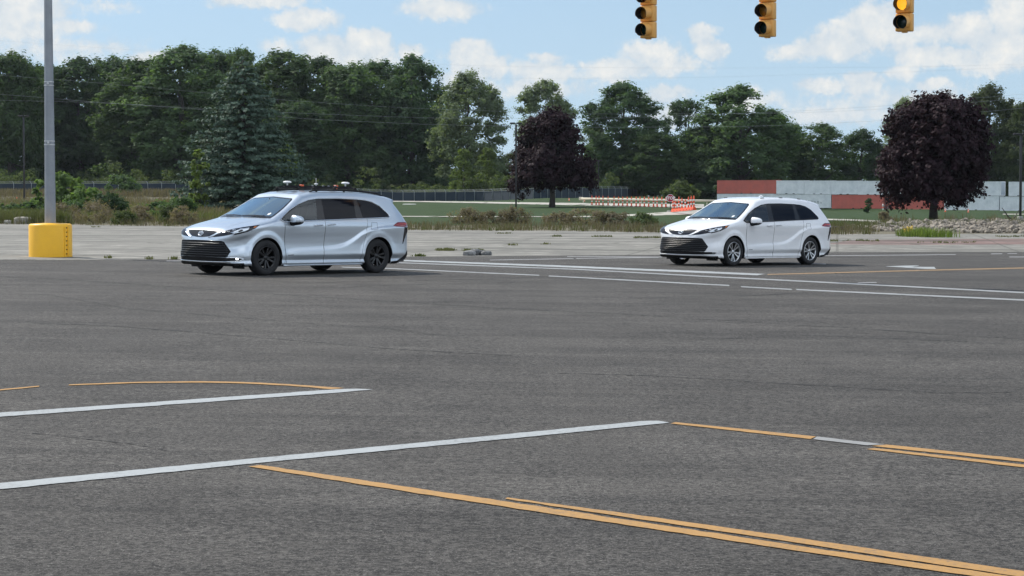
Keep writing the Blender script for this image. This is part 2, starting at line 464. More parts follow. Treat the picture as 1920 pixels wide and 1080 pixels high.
def asphalt_mat():
    m = bpy.data.materials.new("worn_asphalt"); m.use_nodes = True
    q = NT(m.node_tree); o = q.n('ShaderNodeOutputMaterial'); b = q.n('ShaderNodeBsdfPrincipled')
    tc = q.n('ShaderNodeTexCoord'); P = tc.outputs['Object']
    # paving lanes run to the right and away: worn streaks along them
    mp = q.n('ShaderNodeMapping'); q.l(P, mp.inputs[0]); mp.inputs['Rotation'].default_value = (0, 0, math.radians(20)); mp.inputs['Scale'].default_value = (.05, .55, 1)
    lane = q.noise(mp.outputs[0], 1.0, 6, .62)
    mp2 = q.n('ShaderNodeMapping'); q.l(P, mp2.inputs[0]); mp2.inputs['Rotation'].default_value = (0, 0, math.radians(-24)); mp2.inputs['Scale'].default_value = (.04, .8, 1)
    lane2 = q.noise(mp2.outputs[0], 1.0, 7, .7)
    big = q.noise(P, .16, 5, .6); mid = q.noise(P, 1.4, 5, .65)
    c = q.mix(q.ramp(big, [(.3, 0.), (.7, 1.)]), (.052, .050, .048), (.066, .062, .058))
    c = q.mix(q.math('MULTIPLY', q.ramp(lane, [(.45, 0.), (.60, 1.)]), .6), c, (.090, .085, .079))
    c = q.mix(q.math('MULTIPLY', q.ramp(lane2, [(.49, 0.), (.60, 1.)]), .6), c, (.034, .033, .032))
    c = q.mix(q.math('MULTIPLY', q.ramp(mid, [(.45, 0.), (.66, 1.)]), .5), c, (.032, .031, .030))
    c = q.mix(q.math('MULTIPLY', q.ramp(q.noise(P, .55, 6, .7), [(.44, 0.), (.60, 1.)]), .55), c, (.088, .083, .077))
    mp5 = q.n('ShaderNodeMapping'); q.l(P, mp5.inputs[0]); mp5.inputs['Rotation'].default_value = (0, 0, math.radians(12)); mp5.inputs['Scale'].default_value = (.5, 5.0, 1)
    c = q.mix(q.math('MULTIPLY', q.ramp(q.noise(mp5.outputs[0], 1.0, 6, .75), [(.46, 0.), (.62, 1.)]), .4), c, (.105, .099, .092))
    # stones of the mix: many sizes of grain
    gr = q.noise(P, 30, 6, .85)
    g2 = q.noise(P, 95, 2, .7)
    c = q.mix(q.math('MULTIPLY', q.ramp(gr, [(.50, 0.), (.57, 1.)]), .62), c, (.190, .185, .178))
    gr3 = q.noise(P, 13, 6, .92)
    c = q.mix(q.math('MULTIPLY', q.ramp(gr3, [(.52, 0.), (.60, 1.)]), .45), c, (.170, .165, .158))
    c = q.mix(q.math('MULTIPLY', q.ramp(gr3, [(.40, 1.), (.48, 0.)]), .5), c, (.014, .014, .014))
    c = q.mix(q.math('MULTIPLY', q.ramp(gr, [(.40, 1.), (.50, 0.)]), .9), c, (.010, .010, .011))
    c = q.mix(q.math('MULTIPLY', q.ramp(g2, [(.60, 0.), (.68, 1.)]), .75), c, (.42, .41, .40))
    # patches of older and newer surface, and lanes polished by tyres
    ton = q.math('MULTIPLY_ADD', q.ramp(q.noise(P, .42, 8, .72), [(.40, 0.), (.60, 1.)]), .24, .78)
    ton2 = q.math('MULTIPLY_ADD', q.ramp(lane, [(.40, 0.), (.60, 1.)]), .20, .92)
    ton3 = q.math('MULTIPLY_ADD', q.ramp(q.noise(mp5.outputs[0], .55, 5, .7), [(.42, 0.), (.58, 1.)]), .16, .95)
    tv = q.n('ShaderNodeCombineXYZ'); tt = q.math('MULTIPLY', q.math('MULTIPLY', ton, ton2), ton3)
    for i_ in range(3): q.l(q.math('MULTIPLY', tt, (.76, .735, .70)[i_]), tv.inputs[i_])
    c = q.mix(1.0, c, tv.outputs[0], 'MULTIPLY')
    q.l(c, b.inputs['Base Color']); b.inputs['Roughness'].default_value = .85; b.inputs['Specular IOR Level'].default_value = .22
    bn = q.n('ShaderNodeBump'); bn.inputs['Strength'].default_value = .55; bn.inputs['Distance'].default_value = .012
    q.l(gr, bn.inputs['Height']); q.l(bn.outputs[0], b.inputs['Normal']); q.l(b.outputs[0], o.inputs[0])
    return m

def concrete_mat(name, a, bcol, crack=1.0, stain=(.10, .098, .085)):
    m = bpy.data.materials.new(name); m.use_nodes = True
    q = NT(m.node_tree); o = q.n('ShaderNodeOutputMaterial'); b = q.n('ShaderNodeBsdfPrincipled')
    tc = q.n('ShaderNodeTexCoord'); P = tc.outputs['Object']
    big = q.noise(P, .09, 6, .65); mid = q.noise(P, .9, 6, .7); fine = q.noise(P, 9, 4, .7)
    c = q.mix(q.ramp(big, [(.32, 0.), (.68, 1.)]), a, bcol)
    c = q.mix(q.math('MULTIPLY', q.ramp(mid, [(.5, 0.), (.72, 1.)]), .5), c, tuple(v * .62 for v in a))
    c = q.mix(q.math('MULTIPLY', q.ramp(fine, [(.5, 0.), (.7, 1.)]), .3), c, tuple(v * 1.35 for v in a))
    mp = q.n('ShaderNodeMapping'); q.l(P, mp.inputs[0]); mp.inputs['Rotation'].default_value = (0, 0, math.radians(7)); mp.inputs['Scale'].default_value = (.05, .42, 1)
    st = q.noise(mp.outputs[0], 1.0, 7, .72)
    c = q.mix(q.math('MULTIPLY', q.ramp(q.noise(P, .33, 7, .75), [(.47, 0.), (.58, 1.)]), .6 * crack), c, tuple(v * .68 for v in a))
    c = q.mix(q.math('MULTIPLY', q.ramp(q.noise(P, .75, 7, .75), [(.53, 0.), (.60, 1.)]), .5 * crack), c, tuple(min(v * 1.55, .6) for v in bcol))
    c = q.mix(q.math('MULTIPLY', q.ramp(st, [(.50, 0.), (.60, 1.)]), .85 * crack), c, stain)
    mp3 = q.n('ShaderNodeMapping'); q.l(P, mp3.inputs[0]); mp3.inputs['Rotation'].default_value = (0, 0, math.radians(9))
    vo = q.n('ShaderNodeTexVoronoi', feature='DISTANCE_TO_EDGE'); vo.inputs['Scale'].default_value = .16
    dis = q.vmath('MULTIPLY_ADD', q.noise(P, .6, 4, .6, out=1), (1.6, 1.6, 0), P); q.l(dis, vo.inputs['Vector'])
    br = q.n('ShaderNodeTexBrick'); q.l(mp3.outputs[0], br.inputs[0]); br.inputs['Scale'].default_value = 1.0; br.offset = 0
    br.inputs['Brick Width'].default_value = 6.1; br.inputs['Row Height'].default_value = 4.6; br.inputs['Mortar Size'].default_value = .05
    j = q.math('MAXIMUM', q.ramp(vo.outputs[0], [(.004, 1.), (.016, 0.)]), br.outputs['Fac'])
    c = q.mix(q.math('MULTIPLY', j, .5 * crack), c, (.065, .065, .052))
    q.l(c, b.inputs['Base Color']); b.inputs['Roughness'].default_value = .85; b.inputs['Specular IOR Level'].default_value = .25
    bn = q.n('ShaderNodeBump'); bn.inputs['Strength'].default_value = .5; bn.inputs['Distance'].default_value = .02
    q.l(mid, bn.inputs['Height']); q.l(bn.outputs[0], b.inputs['Normal']); q.l(b.outputs[0], o.inputs[0])
    return m

M_CONC = concrete_mat("cracked_concrete", (.185, .178, .158), (.245, .234, .208))
M_PATH = concrete_mat("pale_concrete", (.40, .375, .33), (.46, .44, .39), crack=.4)
M_PINK = concrete_mat("pink_rubbled_paving", (.20, .130, .115), (.255, .185, .165), stain=(.09, .075, .065))
sheet("asphalt_road", lambda x: np.full_like(x, -60.), y_asph, -110, 110, .008, asphalt_mat(), 1.0)
sheet("concrete_lot", lambda x: y_asph(x) - 1.0, lambda x: y_conc(x) + .1, -110, 110, .0, M_CONC, 1.0)
# worn pink strip at the right edge of the lot
_pl = line_of([(1555, 458), (1700, 459), (1980, 458)]); _ph = line_of([(1555, 456.5), (1600, 450), (1750, 448.5), (1980, 447.5)])
x0 = on_ground(1556, 457)[0]
sheet("brick_paving", _pl, lambda x: np.maximum(_ph(x), _pl(x) + .05), x0, 60, .004, M_PINK, .7)

# far pale paths: (near edge, far edge) pixel rows
def path(name, near, far, m=M_PATH, lift=.03, n=60):
    def resample(L):
        L = np.array(L, float); d = np.concatenate([[0], np.cumsum(np.hypot(*np.diff(L, axis=0).T))]); t = np.linspace(0, d[-1], n)
        return np.stack([np.interp(t, d, L[:, 0]), np.interp(t, d, L[:, 1])], 1)
    A = [on_ground(*p) for p in resample(near)]; B = [on_ground(*p) for p in resample(far)]
    V = []; F = []; k = 4
    for a, b in zip(A, B):
        for i in range(k + 1):
            p = a + (b - a) * i / k; V.append((p[0], p[1], float(gz(p[0], p[1])) + lift))
    for i in range(n - 1):
        for j in range(k):
            s = i * (k + 1) + j; F.append((s, s + k + 1, s + k + 2, s + 1))
    return tag(link(name, np_mesh(name, V, F, m, smooth=True)), kind='structure')

path("footpath", [(690, 377.8), (800, 379.2), (900, 381.2), (1000, 383.5), (1110, 386.0), (1200, 388.0), (1320, 390.5)],
     [(690, 376.3), (800, 377.2), (900, 378.6), (1000, 380.0), (1110, 381.2), (1200, 382.2), (1320, 383.2)])
path("driveway", [(1060, 408.0), (1130, 407.0), (1200, 405.5), (1262, 403.5), (1340, 401.5), (1440, 400.0)],
     [(1060, 406.8), (1130, 404.5), (1200, 401.5), (1262, 397.2), (1340, 392.5), (1440, 390)])
path("footpath", [(735, 407.0), (860, 407.3), (980, 407.3), (1062, 407.6)], [(735, 405.6), (860, 405.8), (980, 406.0), (1062, 406.8)])
path("footpath", [(1540, 413.0), (1600, 414.5), (1650, 417.5), (1720, 421.0)], [(1540, 410.5), (1600, 411.8), (1650, 414.2), (1720, 418.8)])
path("footpath", [(-40, 384.5), (60, 385), (85, 386)], [(-40, 382.6), (60, 381.8), (85, 382)])
path("footpath", [(225, 386), (270, 387.5), (290, 388.5)], [(225, 384.5), (270, 385), (290, 386)])
path("footpath", [(1880, 402.6), (1960, 402.8)], [(1880, 401.2), (1960, 401.4)])

# ---------------------------------------------------------------- painted markings
def paint_mat(name, c, worn):
    m = bpy.data.materials.new(name); m.use_nodes = True
    q = NT(m.node_tree); o = q.n('ShaderNodeOutputMaterial'); b = q.n('ShaderNodeBsdfPrincipled')
    tc = q.n('ShaderNodeTexCoord'); P = tc.outputs['Object']
    f = q.noise(P, 38, 5, .75); g = q.noise(P, .9, 4, .6)
    f = q.math('ADD', q.math('MULTIPLY', f, .75), q.math('MULTIPLY', g, .35))
    k = q.ramp(f, [(.55, 0.), (.75, 1.)])
    k2 = q.noise(P, 5, 5, .7)
    base = q.mix(q.math('MULTIPLY', q.ramp(k2, [(.4, 0.), (.7, 1.)]), .35), c, tuple(v * .72 for v in c))
    q.l(q.mix(q.math('MULTIPLY', k, worn), base, (.10, .098, .095)), b.inputs['Base Color'])
    b.inputs['Roughness'].default_value = .7; b.inputs['Specular IOR Level'].default_value = .3
    bn = q.n('ShaderNodeBump'); bn.inputs['Strength'].default_value = .5; bn.inputs['Distance'].default_value = .01
    q.l(q.noise(P, 45, 4, .7), bn.inputs['Height']); q.l(bn.outputs[0], b.inputs['Normal']); q.l(b.outputs[0], o.inputs[0])
    return m

M_WHITE = paint_mat("white_road_paint", (.35, .37, .375), .85)
M_YEL = paint_mat("yellow_road_paint", (.40, .225, .075), .8)
M_WFAR = paint_mat("worn_white_paint", (.29, .30, .30), .85)
M_YFAR = paint_mat("faded_yellow_paint", (.27, .175, .085), .9)
M_FADE = paint_mat("faded_road_paint", (.27, .27, .265), .9)
_mr = np.random.default_rng(8)

def marking(name, top, bot, m, lift=.013, jag=.006):
    """a painted band between two pixel polylines, laid on the road with slightly ragged edges"""
    top = np.array(top, float); bot = np.array(bot, float)
    A = np.array([on_ground(*p)[:2] for p in top]); B = np.array([on_ground(*p)[:2] for p in bot])
    def dens(L, n):
        d = np.concatenate([[0], np.cumsum(np.hypot(*np.diff(L, axis=0).T))]); t = np.linspace(0, d[-1], n)
        return np.stack([np.interp(t, d, L[:, 0]), np.interp(t, d, L[:, 1])], 1)
    n = int(max(np.hypot(*np.diff(A, axis=0).T).sum() / .08, 6)); n = min(n, 400)
    a, b = dens(A, n), dens(B, n)
    a += _mr.normal(0, jag, a.shape); b += _mr.normal(0, jag, b.shape)
    V = []; F = []
    for p, r in zip(a, b):
        for t in (0, .5, 1):
            w = p * (1 - t) + r * t; V.append((w[0], w[1], float(gz(*w)) + lift))
    for i in range(n - 1):
        for j in range(2):
            s = i * 3 + j; F.append((s, s + 1, s + 4, s + 3))
    me = np_mesh(name, V, F, m, smooth=True)
    if me.polygons[0].normal.z < 0: me.flip_normals()
    return tag(link(name, me), kind='structure')

def L(*p): return list(p)
# stop lines
marking("stop_line", L((-70, 918.5), (0, 910), (480, 862.8), (960, 816.4), (1210, 792), (1236, 792.2)), L((-70, 930.5), (0, 921.7), (480, 872.2), (960, 825.2), (1210, 800.5), (1256, 795.3)), M_WHITE, jag=.004)
marking("stop_line", L((-70, 783), (0, 777), (640, 732), (668, 731.6)), L((-70, 790.8), (0, 784.6), (640, 738.4), (700, 733)), M_WHITE)
# yellow lines
marking("yellow_line", L((-60, 740.5), (0, 732.7), (74, 726.0)), L((-60, 743), (0, 734.9), (74, 727.9)), M_YEL)
marking("yellow_line", L((131, 723.4), (250, 718.8), (370, 717.4), (450, 718.6), (550, 723.4), (648, 730.4)), L((131, 725.2), (250, 721), (370, 719.8), (450, 721.2), (550, 726.4), (622, 732.6)), M_YEL)
marking("yellow_line", L((488, 875.6), (960, 946.2), (1535, 1034), (1810, 1073), (2010, 1103)), L((464, 878.5), (960, 956.6), (1535, 1043.5), (1810, 1083), (2010, 1113)), M_YEL, jag=.004)
marking("yellow_line", L((950, 936.8), (1210, 972), (1460, 1008), (1710, 1045), (1885, 1071), (2010, 1090)), L((948, 939.4), (1210, 979.6), (1460, 1017), (1710, 1056), (1885, 1082), (2010, 1101)), M_YEL, jag=.004)
marking("yellow_line", L((1266, 794.6), (1530, 821.6)), L((1256, 797.0), (1520, 826.6)), M_YEL, jag=.004)
marking("white_line", L((1532, 822.0), (1660, 836.6)), L((1522, 826.4), (1625, 838.6)), M_FADE, jag=.004)
marking("yellow_line", L((1664, 837), (1920, 864.6), (2040, 877)), L((1634, 839.6), (1920, 869.8), (2040, 883)), M_YEL, jag=.004)
marking("yellow_line", L((1640, 843.2), (1920, 874.8), (2040, 888)), L((1624, 845.6), (1920, 880.2), (2040, 894)), M_YEL, jag=.004)
# far lines
marking("white_line", L((690, 486), (739, 487.6), (1032, 497.8), (1320, 509.6), (1435, 514.6)), L((690, 488.4), (739, 490), (1032, 501), (1320, 513), (1420, 517.2)), M_WHITE, jag=.02)
marking("white_line", L((690, 490.6), (730, 491.9), (1080, 505.0), (1320, 518.0), (1480, 526.0), (1766, 540.6), (1990, 552.5)), L((690, 492.4), (730, 493.6), (1080, 506.8), (1320, 520.2), (1480, 528.2), (1766, 543), (1990, 555)), M_WFAR, jag=.015)
marking("white_line", L((640, 501), (720, 503.2), (1010, 516.4)), L((640, 502.6), (720, 504.8), (1010, 518.2)), M_WFAR, jag=.015)
marking("white_line", L((1030, 517.6), (1320, 533), (1368, 535.4)), L((1030, 519.4), (1320, 535.2), (1368, 537.6)), M_WFAR, jag=.015)
marking("white_line", L((1390, 537.8), (1485, 542.8)), L((1390, 539.8), (1485, 545)), M_WFAR, jag=.01)
marking("white_line", L((1494, 543), (1920, 562.6), (1990, 566)), L((1494, 545.2), (1920, 565.4), (1990, 569)), M_WFAR, jag=.015)
marking("white_line", L((917, 488), (1126, 484.2), (1235, 482.8)), L((917, 489.2), (1126, 485.4), (1235, 484)), M_FADE, jag=.02)
marking("white_line", L((1062, 481.4), (1240, 482.0)), L((1062, 482.6), (1240, 483.4)), M_FADE, jag=.02)
marking("white_line", L((310, 489.6), (352, 489.4)), L((310, 490.8), (352, 490.6)), M_FADE, jag=.02)
marking("white_line", L((1521, 494.6), (1550, 495)), L((1521, 496.2), (1550, 496.8)), M_FADE, jag=.01)
marking("white_line", L((1533, 479.8), (1792, 477.4)), L((1533, 481), (1792, 478.6)), M_FADE, jag=.02)
marking("white_line", L((1859, 476), (1880, 475.8)), L((1859, 477.4), (1880, 477.2)), M_FADE, jag=.01)
marking("white_line", L((1889, 475.8), (1906, 475.6)), L((1889, 477), (1906, 476.8)), M_FADE, jag=.01)
marking("white_line", L((1891, 481.8), (1990, 482)), L((1891, 483.2), (1990, 483.4)), M_FADE, jag=.02)
marking("white_line", L((1607, 530.6), (1643, 529.8)), L((1607, 532), (1643, 531.4)), M_FADE, jag=.01)
marking("yellow_line", L((1438, 514.8), (1700, 507.6), (1920, 502.2), (1990, 500.8)), L((1438, 516.6), (1700, 509.6), (1920, 504.4), (1990, 503)), M_YFAR, jag=.015)
marking("lane_arrow", L((1661, 500.4), (1692, 499.0), (1722, 498.6), (1723, 499.2), (1706, 500.8), (1740, 501.4), (1751, 501.2)), L((1661, 500.7), (1680, 501.6), (1694, 502.4), (1698, 502.9), (1704, 503.2), (1735, 505.0), (1755, 505.2)), M_WHITE, jag=.004)

# seams and cracks in the paving
M_SEAM = mat("dark_seam", (.006, .006, .006), .9, var=1.0, vscale=1.2, col2=(.030, .029, .028))
def seam(pts, w=1.1):
    P = []
    for (a, b) in zip(pts[:-1], pts[1:]):
        n = max(int(abs(b[0] - a[0]) / 6), 1)
        for i in range(n): P.append((a[0] + (b[0] - a[0]) * i / n, a[1] + (b[1] - a[1]) * i / n))
    P.append(pts[-1]); P = np.array(P); k = len(P)
    wob = np.cumsum(_mr.normal(0, .22, k)); wob -= np.linspace(wob[0], wob[-1], k); wob = np.clip(wob, -1.6, 1.6)
    hw = np.maximum(np.abs(_mr.normal(0, .45, k)) * w * .5, .06)
    top = np.stack([P[:, 0], P[:, 1] + wob - hw], 1); bot = np.stack([P[:, 0], P[:, 1] + wob + hw], 1)
    A = [on_ground(*p) for p in top]; B = [on_ground(*p) for p in bot]
    V = []; F = []
    for a, b in zip(A, B): V += [(a[0], a[1], a[2] + .011), (b[0], b[1], b[2] + .011)]
    for i in range(k - 1): F.append((2 * i, 2 * i + 1, 2 * i + 3, 2 * i + 2))
    me = np_mesh("pavement_crack", V, F, M_SEAM)
    if me.polygons[0].normal.z < 0: me.flip_normals()
    tag(link("pavement_crack", me), kind='structure')

seam([(-40, 518), (110, 526), (350, 541), (550, 555), (720, 565), (960, 580)], 1.0)
seam([(960, 580), (1140, 590), (1400, 606), (1640, 620), (1960, 640)], 1.3)
seam([(-40, 550), (100, 556), (240, 612 - 30), (480, 600), (720, 618), (900, 640)], .9)
seam([(60, 606), (240, 613), (500, 635), (700, 652), (960, 668)], 1.3)
seam([(330, 490), (380, 520), (560, 532), (760, 529), (960, 523), (1060, 517)], .9)
seam([(1000, 700), (1240, 706), (1500, 722), (1760, 738), (1960, 736)], 1.3)
seam([(1180, 560), (1420, 556), (1640, 545), (1960, 528)], 1.0)
seam([(1240, 640), (1500, 632), (1760, 640), (1960, 652)], .9)
seam([(60, 815), (240, 834), (400, 864)], 1.4)
seam([(-40, 487.6), (120, 488.6), (340, 488.0)], .9)
seam([(640, 540), (800, 533), (960, 530), (1180, 520)], .8)

# ================================================================ minivans
def hermite(T, x):
    """smooth interpolation of a table of (x, y)"""
    X, Y = T[:, 0], T[:, 1]; d = np.diff(Y) / np.diff(X)
    m = np.concatenate([[d[0]], np.where(d[:-1] * d[1:] > 0, 2 * d[:-1] * d[1:] / np.where(d[:-1] + d[1:] == 0, 1, d[:-1] + d[1:]), 0), [d[-1]]])
    x = np.clip(x, X[0], X[-1]); i = np.clip(np.searchsorted(X, x) - 1, 0, len(X) - 2)
    h = X[i + 1] - X[i]; t = (x - X[i]) / h
    return (2*t**3 - 3*t**2 + 1) * Y[i] + (t**3 - 2*t**2 + t) * h * m[i] + (-2*t**3 + 3*t**2) * Y[i+1] + (t**3 - t**2) * h * m[i+1]

V_PROF = np.array([(2.34, .20), (2.43, .27), (2.475, .42), (2.49, .58), (2.487, .70), (2.465, .80), (2.42, .885), (2.345, .95), (2.2, 1.005), (2.0, 1.06), (1.75, 1.115), (1.52, 1.155), (1.40, 1.18),
                   (.42, 1.665), (.15, 1.715), (-.2, 1.74), (-.6, 1.745), (-1.2, 1.733), (-1.75, 1.692), (-2.14, 1.635), (-2.33, 1.585), (-2.335, 1.56), (-2.27, 1.53),
                   (-2.53, 1.12), (-2.56, 1.05), (-2.58, .92), (-2.60, .76), (-2.645, .68), (-2.645, .48), (-2.58, .33), (-2.42, .24), (-2.2, .20)])
V_ZW = np.array([(.10, .90), (.20, .93), (.25, .95), (.31, .935), (.40, .945), (.5, .942), (.62, .940), (.75, .947), (.9, .965), (1.0, .972), (1.07, .962), (1.13, .935), (1.2, .905), (1.4, .83), (1.58, .75), (1.68, .70), (1.76, .63), (1.9, .5)])
V_XP = np.array([(-2.8, .05), (-2.66, .45), (-2.62, .70), (-2.56, .84), (-2.46, .915), (-2.32, .955), (-2.1, .985), (-1.6, 1.0), (1.5, 1.0), (1.8, .99), (2.0, .965), (2.15, .93), (2.27, .875), (2.36, .80), (2.43, .68), (2.475, .52), (2.5, .30), (2.6, .05)])
V_HL = np.array([(-2.7, 1.02), (-2.2, 1.005), (-1.7, .985), (-1.3, .935), (-1.05, .85), (-.8, .71), (-.55, .61), (-.2, .555), (.4, .53), (1.0, .50), (1.1, .48)])


def seg_sd(p, Vv):
    d = np.full(p.shape[0], 1e9); s = np.ones(p.shape[0])
    for i in range(len(Vv)):
        a = Vv[i]; e = Vv[i - 1] - a; w = p - a
        t = np.clip((w @ e) / (e @ e), 0, 1); q = w - t[:, None] * e
        d = np.minimum(d, (q * q).sum(1))
        c1 = p[:, 1] >= a[1]; c2 = p[:, 1] < Vv[i - 1][1]; c3 = e[0] * w[:, 1] > e[1] * w[:, 0]
        s = np.where((c1 & c2 & c3) | (~c1 & ~c2 & ~c3), -s, s)
    return s * np.sqrt(d)


def catmull(P, n=5, keep=()):
    out = []; k = len(P)
    for i in range(k):
        a, b, c, d = P[i - 1], P[i], P[(i + 1) % k], P[(i + 2) % k]
        # centripetal-ish: only round gentle corners
        for t in np.arange(n) / n:
            out.append(.5 * (2*b + (c - a)*t + (2*a - 5*b + 4*c - d)*t*t + (3*b - a - 3*c + d)*t**3) if i not in keep else b + (c - b) * t)
    return np.array(out)

# straight pieces: windscreen, spoiler, tailgate, floor
_P = catmull(V_PROF, 5, keep=(0, 11, 12, 13, 19, 20, 21, 22, 23, 29, 30, 31))
_gx = np.arange(-3.3, 3.1, .01); _gzv = np.arange(-.7, 2.7, .01)
_G = seg_sd(np.stack(np.meshgrid(_gx, _gzv), -1).reshape(-1, 2), _P).reshape(len(_gzv), len(_gx))

def prof_sd(x, z):
    u = np.clip((x + 3.3) / .01, 0, len(_gx) - 1.001); v = np.clip((z + .7) / .01, 0, len(_gzv) - 1.001)
    i, j = u.astype(int), v.astype(int); f, g = u - i, v - j
    return _G[j, i]*(1-f)*(1-g) + _G[j, i+1]*f*(1-g) + _G[j+1, i]*(1-f)*g + _G[j+1, i+1]*f*g

def body_sd(P):
    """signed distance-like function of the bodywork; x forward, y left, z up"""
    x, y, z = P[:, 0], np.abs(P[:, 1]), P[:, 2]
    bw = np.where(x > 0, .10 + .12 * sst(1.1, 1.6, z), -(.08 + .08 * sst(1.2, 1.6, z)))
    fp = prof_sd(x + bw * y * y * sst(.2, 1.2, np.abs(x)), z + .05 * y * y * sst(.8, 1.0, z))
    w = hermite(V_ZW, z); pl = hermite(V_XP, x)
    pl = pl * (1 - sst(1.05, 1.5, z) * .05 * sst(-1.0, -2.4, x))
    hl = hermite(V_HL, x)
    A = .044 * sst(-.1, -1.0, x) + .024 * sst(1.15, .7, x) * (1 - sst(-.1, -1.0, x))
    w = w + A * sst(-.04, .04, hl - z) * sst(.30, .42, z) * sst(-2.62, -2.3, x)
    for cx, k in ((1.53, .022), (-1.53, .012)):
        w = w + k * sst(.56, .44, np.hypot(x - cx, z - .37))
    fl = np.interp(x, [1.6, 2.0, 2.3, 2.5], [.80, .74, .68, .66])
    w = w - .035 * sst(-.10, .0, fl - z) * sst(.16, .0, fl - .10 - z) * sst(1.85, 2.1, x)
    # hood: a raised centre between two soft ridges
    fp = fp + .012 * sst(.50, .62, y) * sst(1.3, 1.7, x) * sst(.85, .95, z)
    fs = (y - w * pl) * .9
    k = np.interp(z, [.2, .5, 1.0, 1.25, 1.65], [.03, .10, .09, .07, .10])
    h = np.maximum(k - np.abs(fp - fs), 0) / k
    return np.maximum(fp, fs) + h * h * k * .25

def body_n(P, e=.012):
    g = np.stack([body_sd(P + e * v) - body_sd(P - e * v) for v in np.eye(3)], 1)
    return g / np.maximum(np.linalg.norm(g, axis=1, keepdims=True), 1e-9)

def to_skin(O, D, level=0.0, n=70):
    """outermost point of the skin on each segment O -> O + D"""
    lo = np.zeros(len(O)); hi = np.ones(len(O)); done = np.zeros(len(O), bool)
    for t in np.linspace(1, 0, n):
        m = ~done & (body_sd(O + D * t) <= level); lo[m] = t; hi[m] = min(1, t + 1 / (n - 1)); done |= m
    for _ in range(16):
        mid = (lo + hi) / 2; v = body_sd(O + D * mid[:, None]) > level
        lo = np.where(v, lo, mid); hi = np.where(v, mid, hi)
    return O + D * lo[:, None]

def pt_in(poly, P):
    x, y = P[:, 0], P[:, 1]; c = np.zeros(len(P), bool); n = len(poly)
    for i in range(n):
        x1, y1 = poly[i]; x2, y2 = poly[i - 1]
        c ^= ((y1 > y) != (y2 > y)) & (x < (x2 - x1) * (y - y1) / ((y2 - y1) or 1e-12) + x1)
    return c

def box_grid(nx, ny, nz):
    """quads on the six sides of a box, welded"""
    xs = np.linspace(-3.0, 2.85, nx); ys = np.linspace(-1.4, 1.4, ny); zs = np.linspace(-.35, 2.35, nz)
    V = []; F = []
    def face(A, B, fn, flip):
        b = sum(len(v) for v in V); a_, b_ = np.meshgrid(A, B); V.append(fn(a_, b_).reshape(-1, 3)); na = len(A)
        i = (np.arange(len(B) - 1)[:, None] * na + np.arange(na - 1)[None]).ravel() + b
        q = np.stack([i, i + 1, i + na + 1, i + na], 1); F.append(q[:, ::-1] if flip else q)
    st = lambda *a: np.stack(np.broadcast_arrays(*a), -1)
    face(xs, ys, lambda a, b: st(a, b, 2.35), False); face(xs, ys, lambda a, b: st(a, b, -.35), True)
    face(xs, zs, lambda a, b: st(a, -1.4, b), False); face(xs, zs, lambda a, b: st(a, 1.4, b), True)
    face(ys, zs, lambda a, b: st(2.85, a, b), False); face(ys, zs, lambda a, b: st(-3.0, a, b), True)
    V = np.vstack(V); F = np.vstack(F)
    k = np.round(V, 5); u, inv = np.unique(k, axis=0, return_inverse=True)
    return u, inv.reshape(-1)[F]

def shell(level, nx=215, ny=70, nz=66):
    B, F = box_grid(nx, ny, nz)
    O = np.stack([np.clip(B[:, 0], -2.2, 1.95), np.clip(B[:, 1], -.45, .45), np.clip(B[:, 2], .62, .80)], 1)
    return to_skin(O, B - O, level), F

# outlines read off the vehicle, side view (x, z) unless said otherwise
DLO = [(1.17, 1.135), (1.08, 1.082), (.54, 1.103), (-.03, 1.12), (-.94, 1.15), (-1.88, 1.178), (-1.925, 1.20), (-1.915, 1.24), (-1.71, 1.42), (-1.5, 1.51), (-1.3, 1.545), (-1.07, 1.56), (-.54, 1.575), (0, 1.568), (.29, 1.535), (.59, 1.45), (.86, 1.33), (1.07, 1.205)]
WIN_F = [(1.10, 1.13), (1.055, 1.105), (.56, 1.125), (.17, 1.135), (.085, 1.545), (.27, 1.518), (.57, 1.435), (.83, 1.32), (1.02, 1.205)]
WIN_M = [(-.055, 1.14), (-.93, 1.17), (-.975, 1.542), (-.55, 1.555), (-.085, 1.548)]
WIN_R = [(-1.135, 1.175), (-1.86, 1.195), (-1.885, 1.235), (-1.69, 1.405), (-1.49, 1.49), (-1.29, 1.527), (-1.085, 1.54)]
# windscreen, front view (y, z)
WSC = [(-.80, 1.155), (-.4, 1.168), (0, 1.172), (.4, 1.168), (.80, 1.155), (.80, 1.20), (.735, 1.36), (.65, 1.535), (.60, 1.565), (0, 1.60), (-.60, 1.565), (-.65, 1.535), (-.735, 1.36), (-.80, 1.20)]
WSG = [(-.755, 1.20), (0, 1.212), (.755, 1.20), (.70, 1.36), (.615, 1.53), (.58, 1.545), (0, 1.578), (-.58, 1.545), (-.615, 1.53), (-.70, 1.36)]
DOOR_F = [(1.065, 1.055), (1.055, .75), (1.03, .45), (1.0, .225), (.004, .225), (.008, .47), (-.018, .8), (-.028, 1.112), (.54, 1.095)]
DOOR_S = [(-.040, 1.112), (-.028, .8), (-.004, .47), (-.008, .225), (-1.015, .225), (-1.045, .45), (-1.085, .62), (-1.165, .85), (-1.235, 1.150), (-.94, 1.142)]
U_GRILLE = [(-.49, .905), (-.3, .912), (0, .915), (.3, .912), (.49, .905), (.40, .845), (.27, .785), (.10, .770), (-.10, .770), (-.27, .785), (-.40, .845)]
L_GRILLE = [(-.61, .700), (0, .706), (.61, .700), (.66, .685), (.775, .49), (.735, .395), (.70, .385), (0, .385), (-.70, .385), (-.735, .395), (-.775, .49), (-.66, .685)]
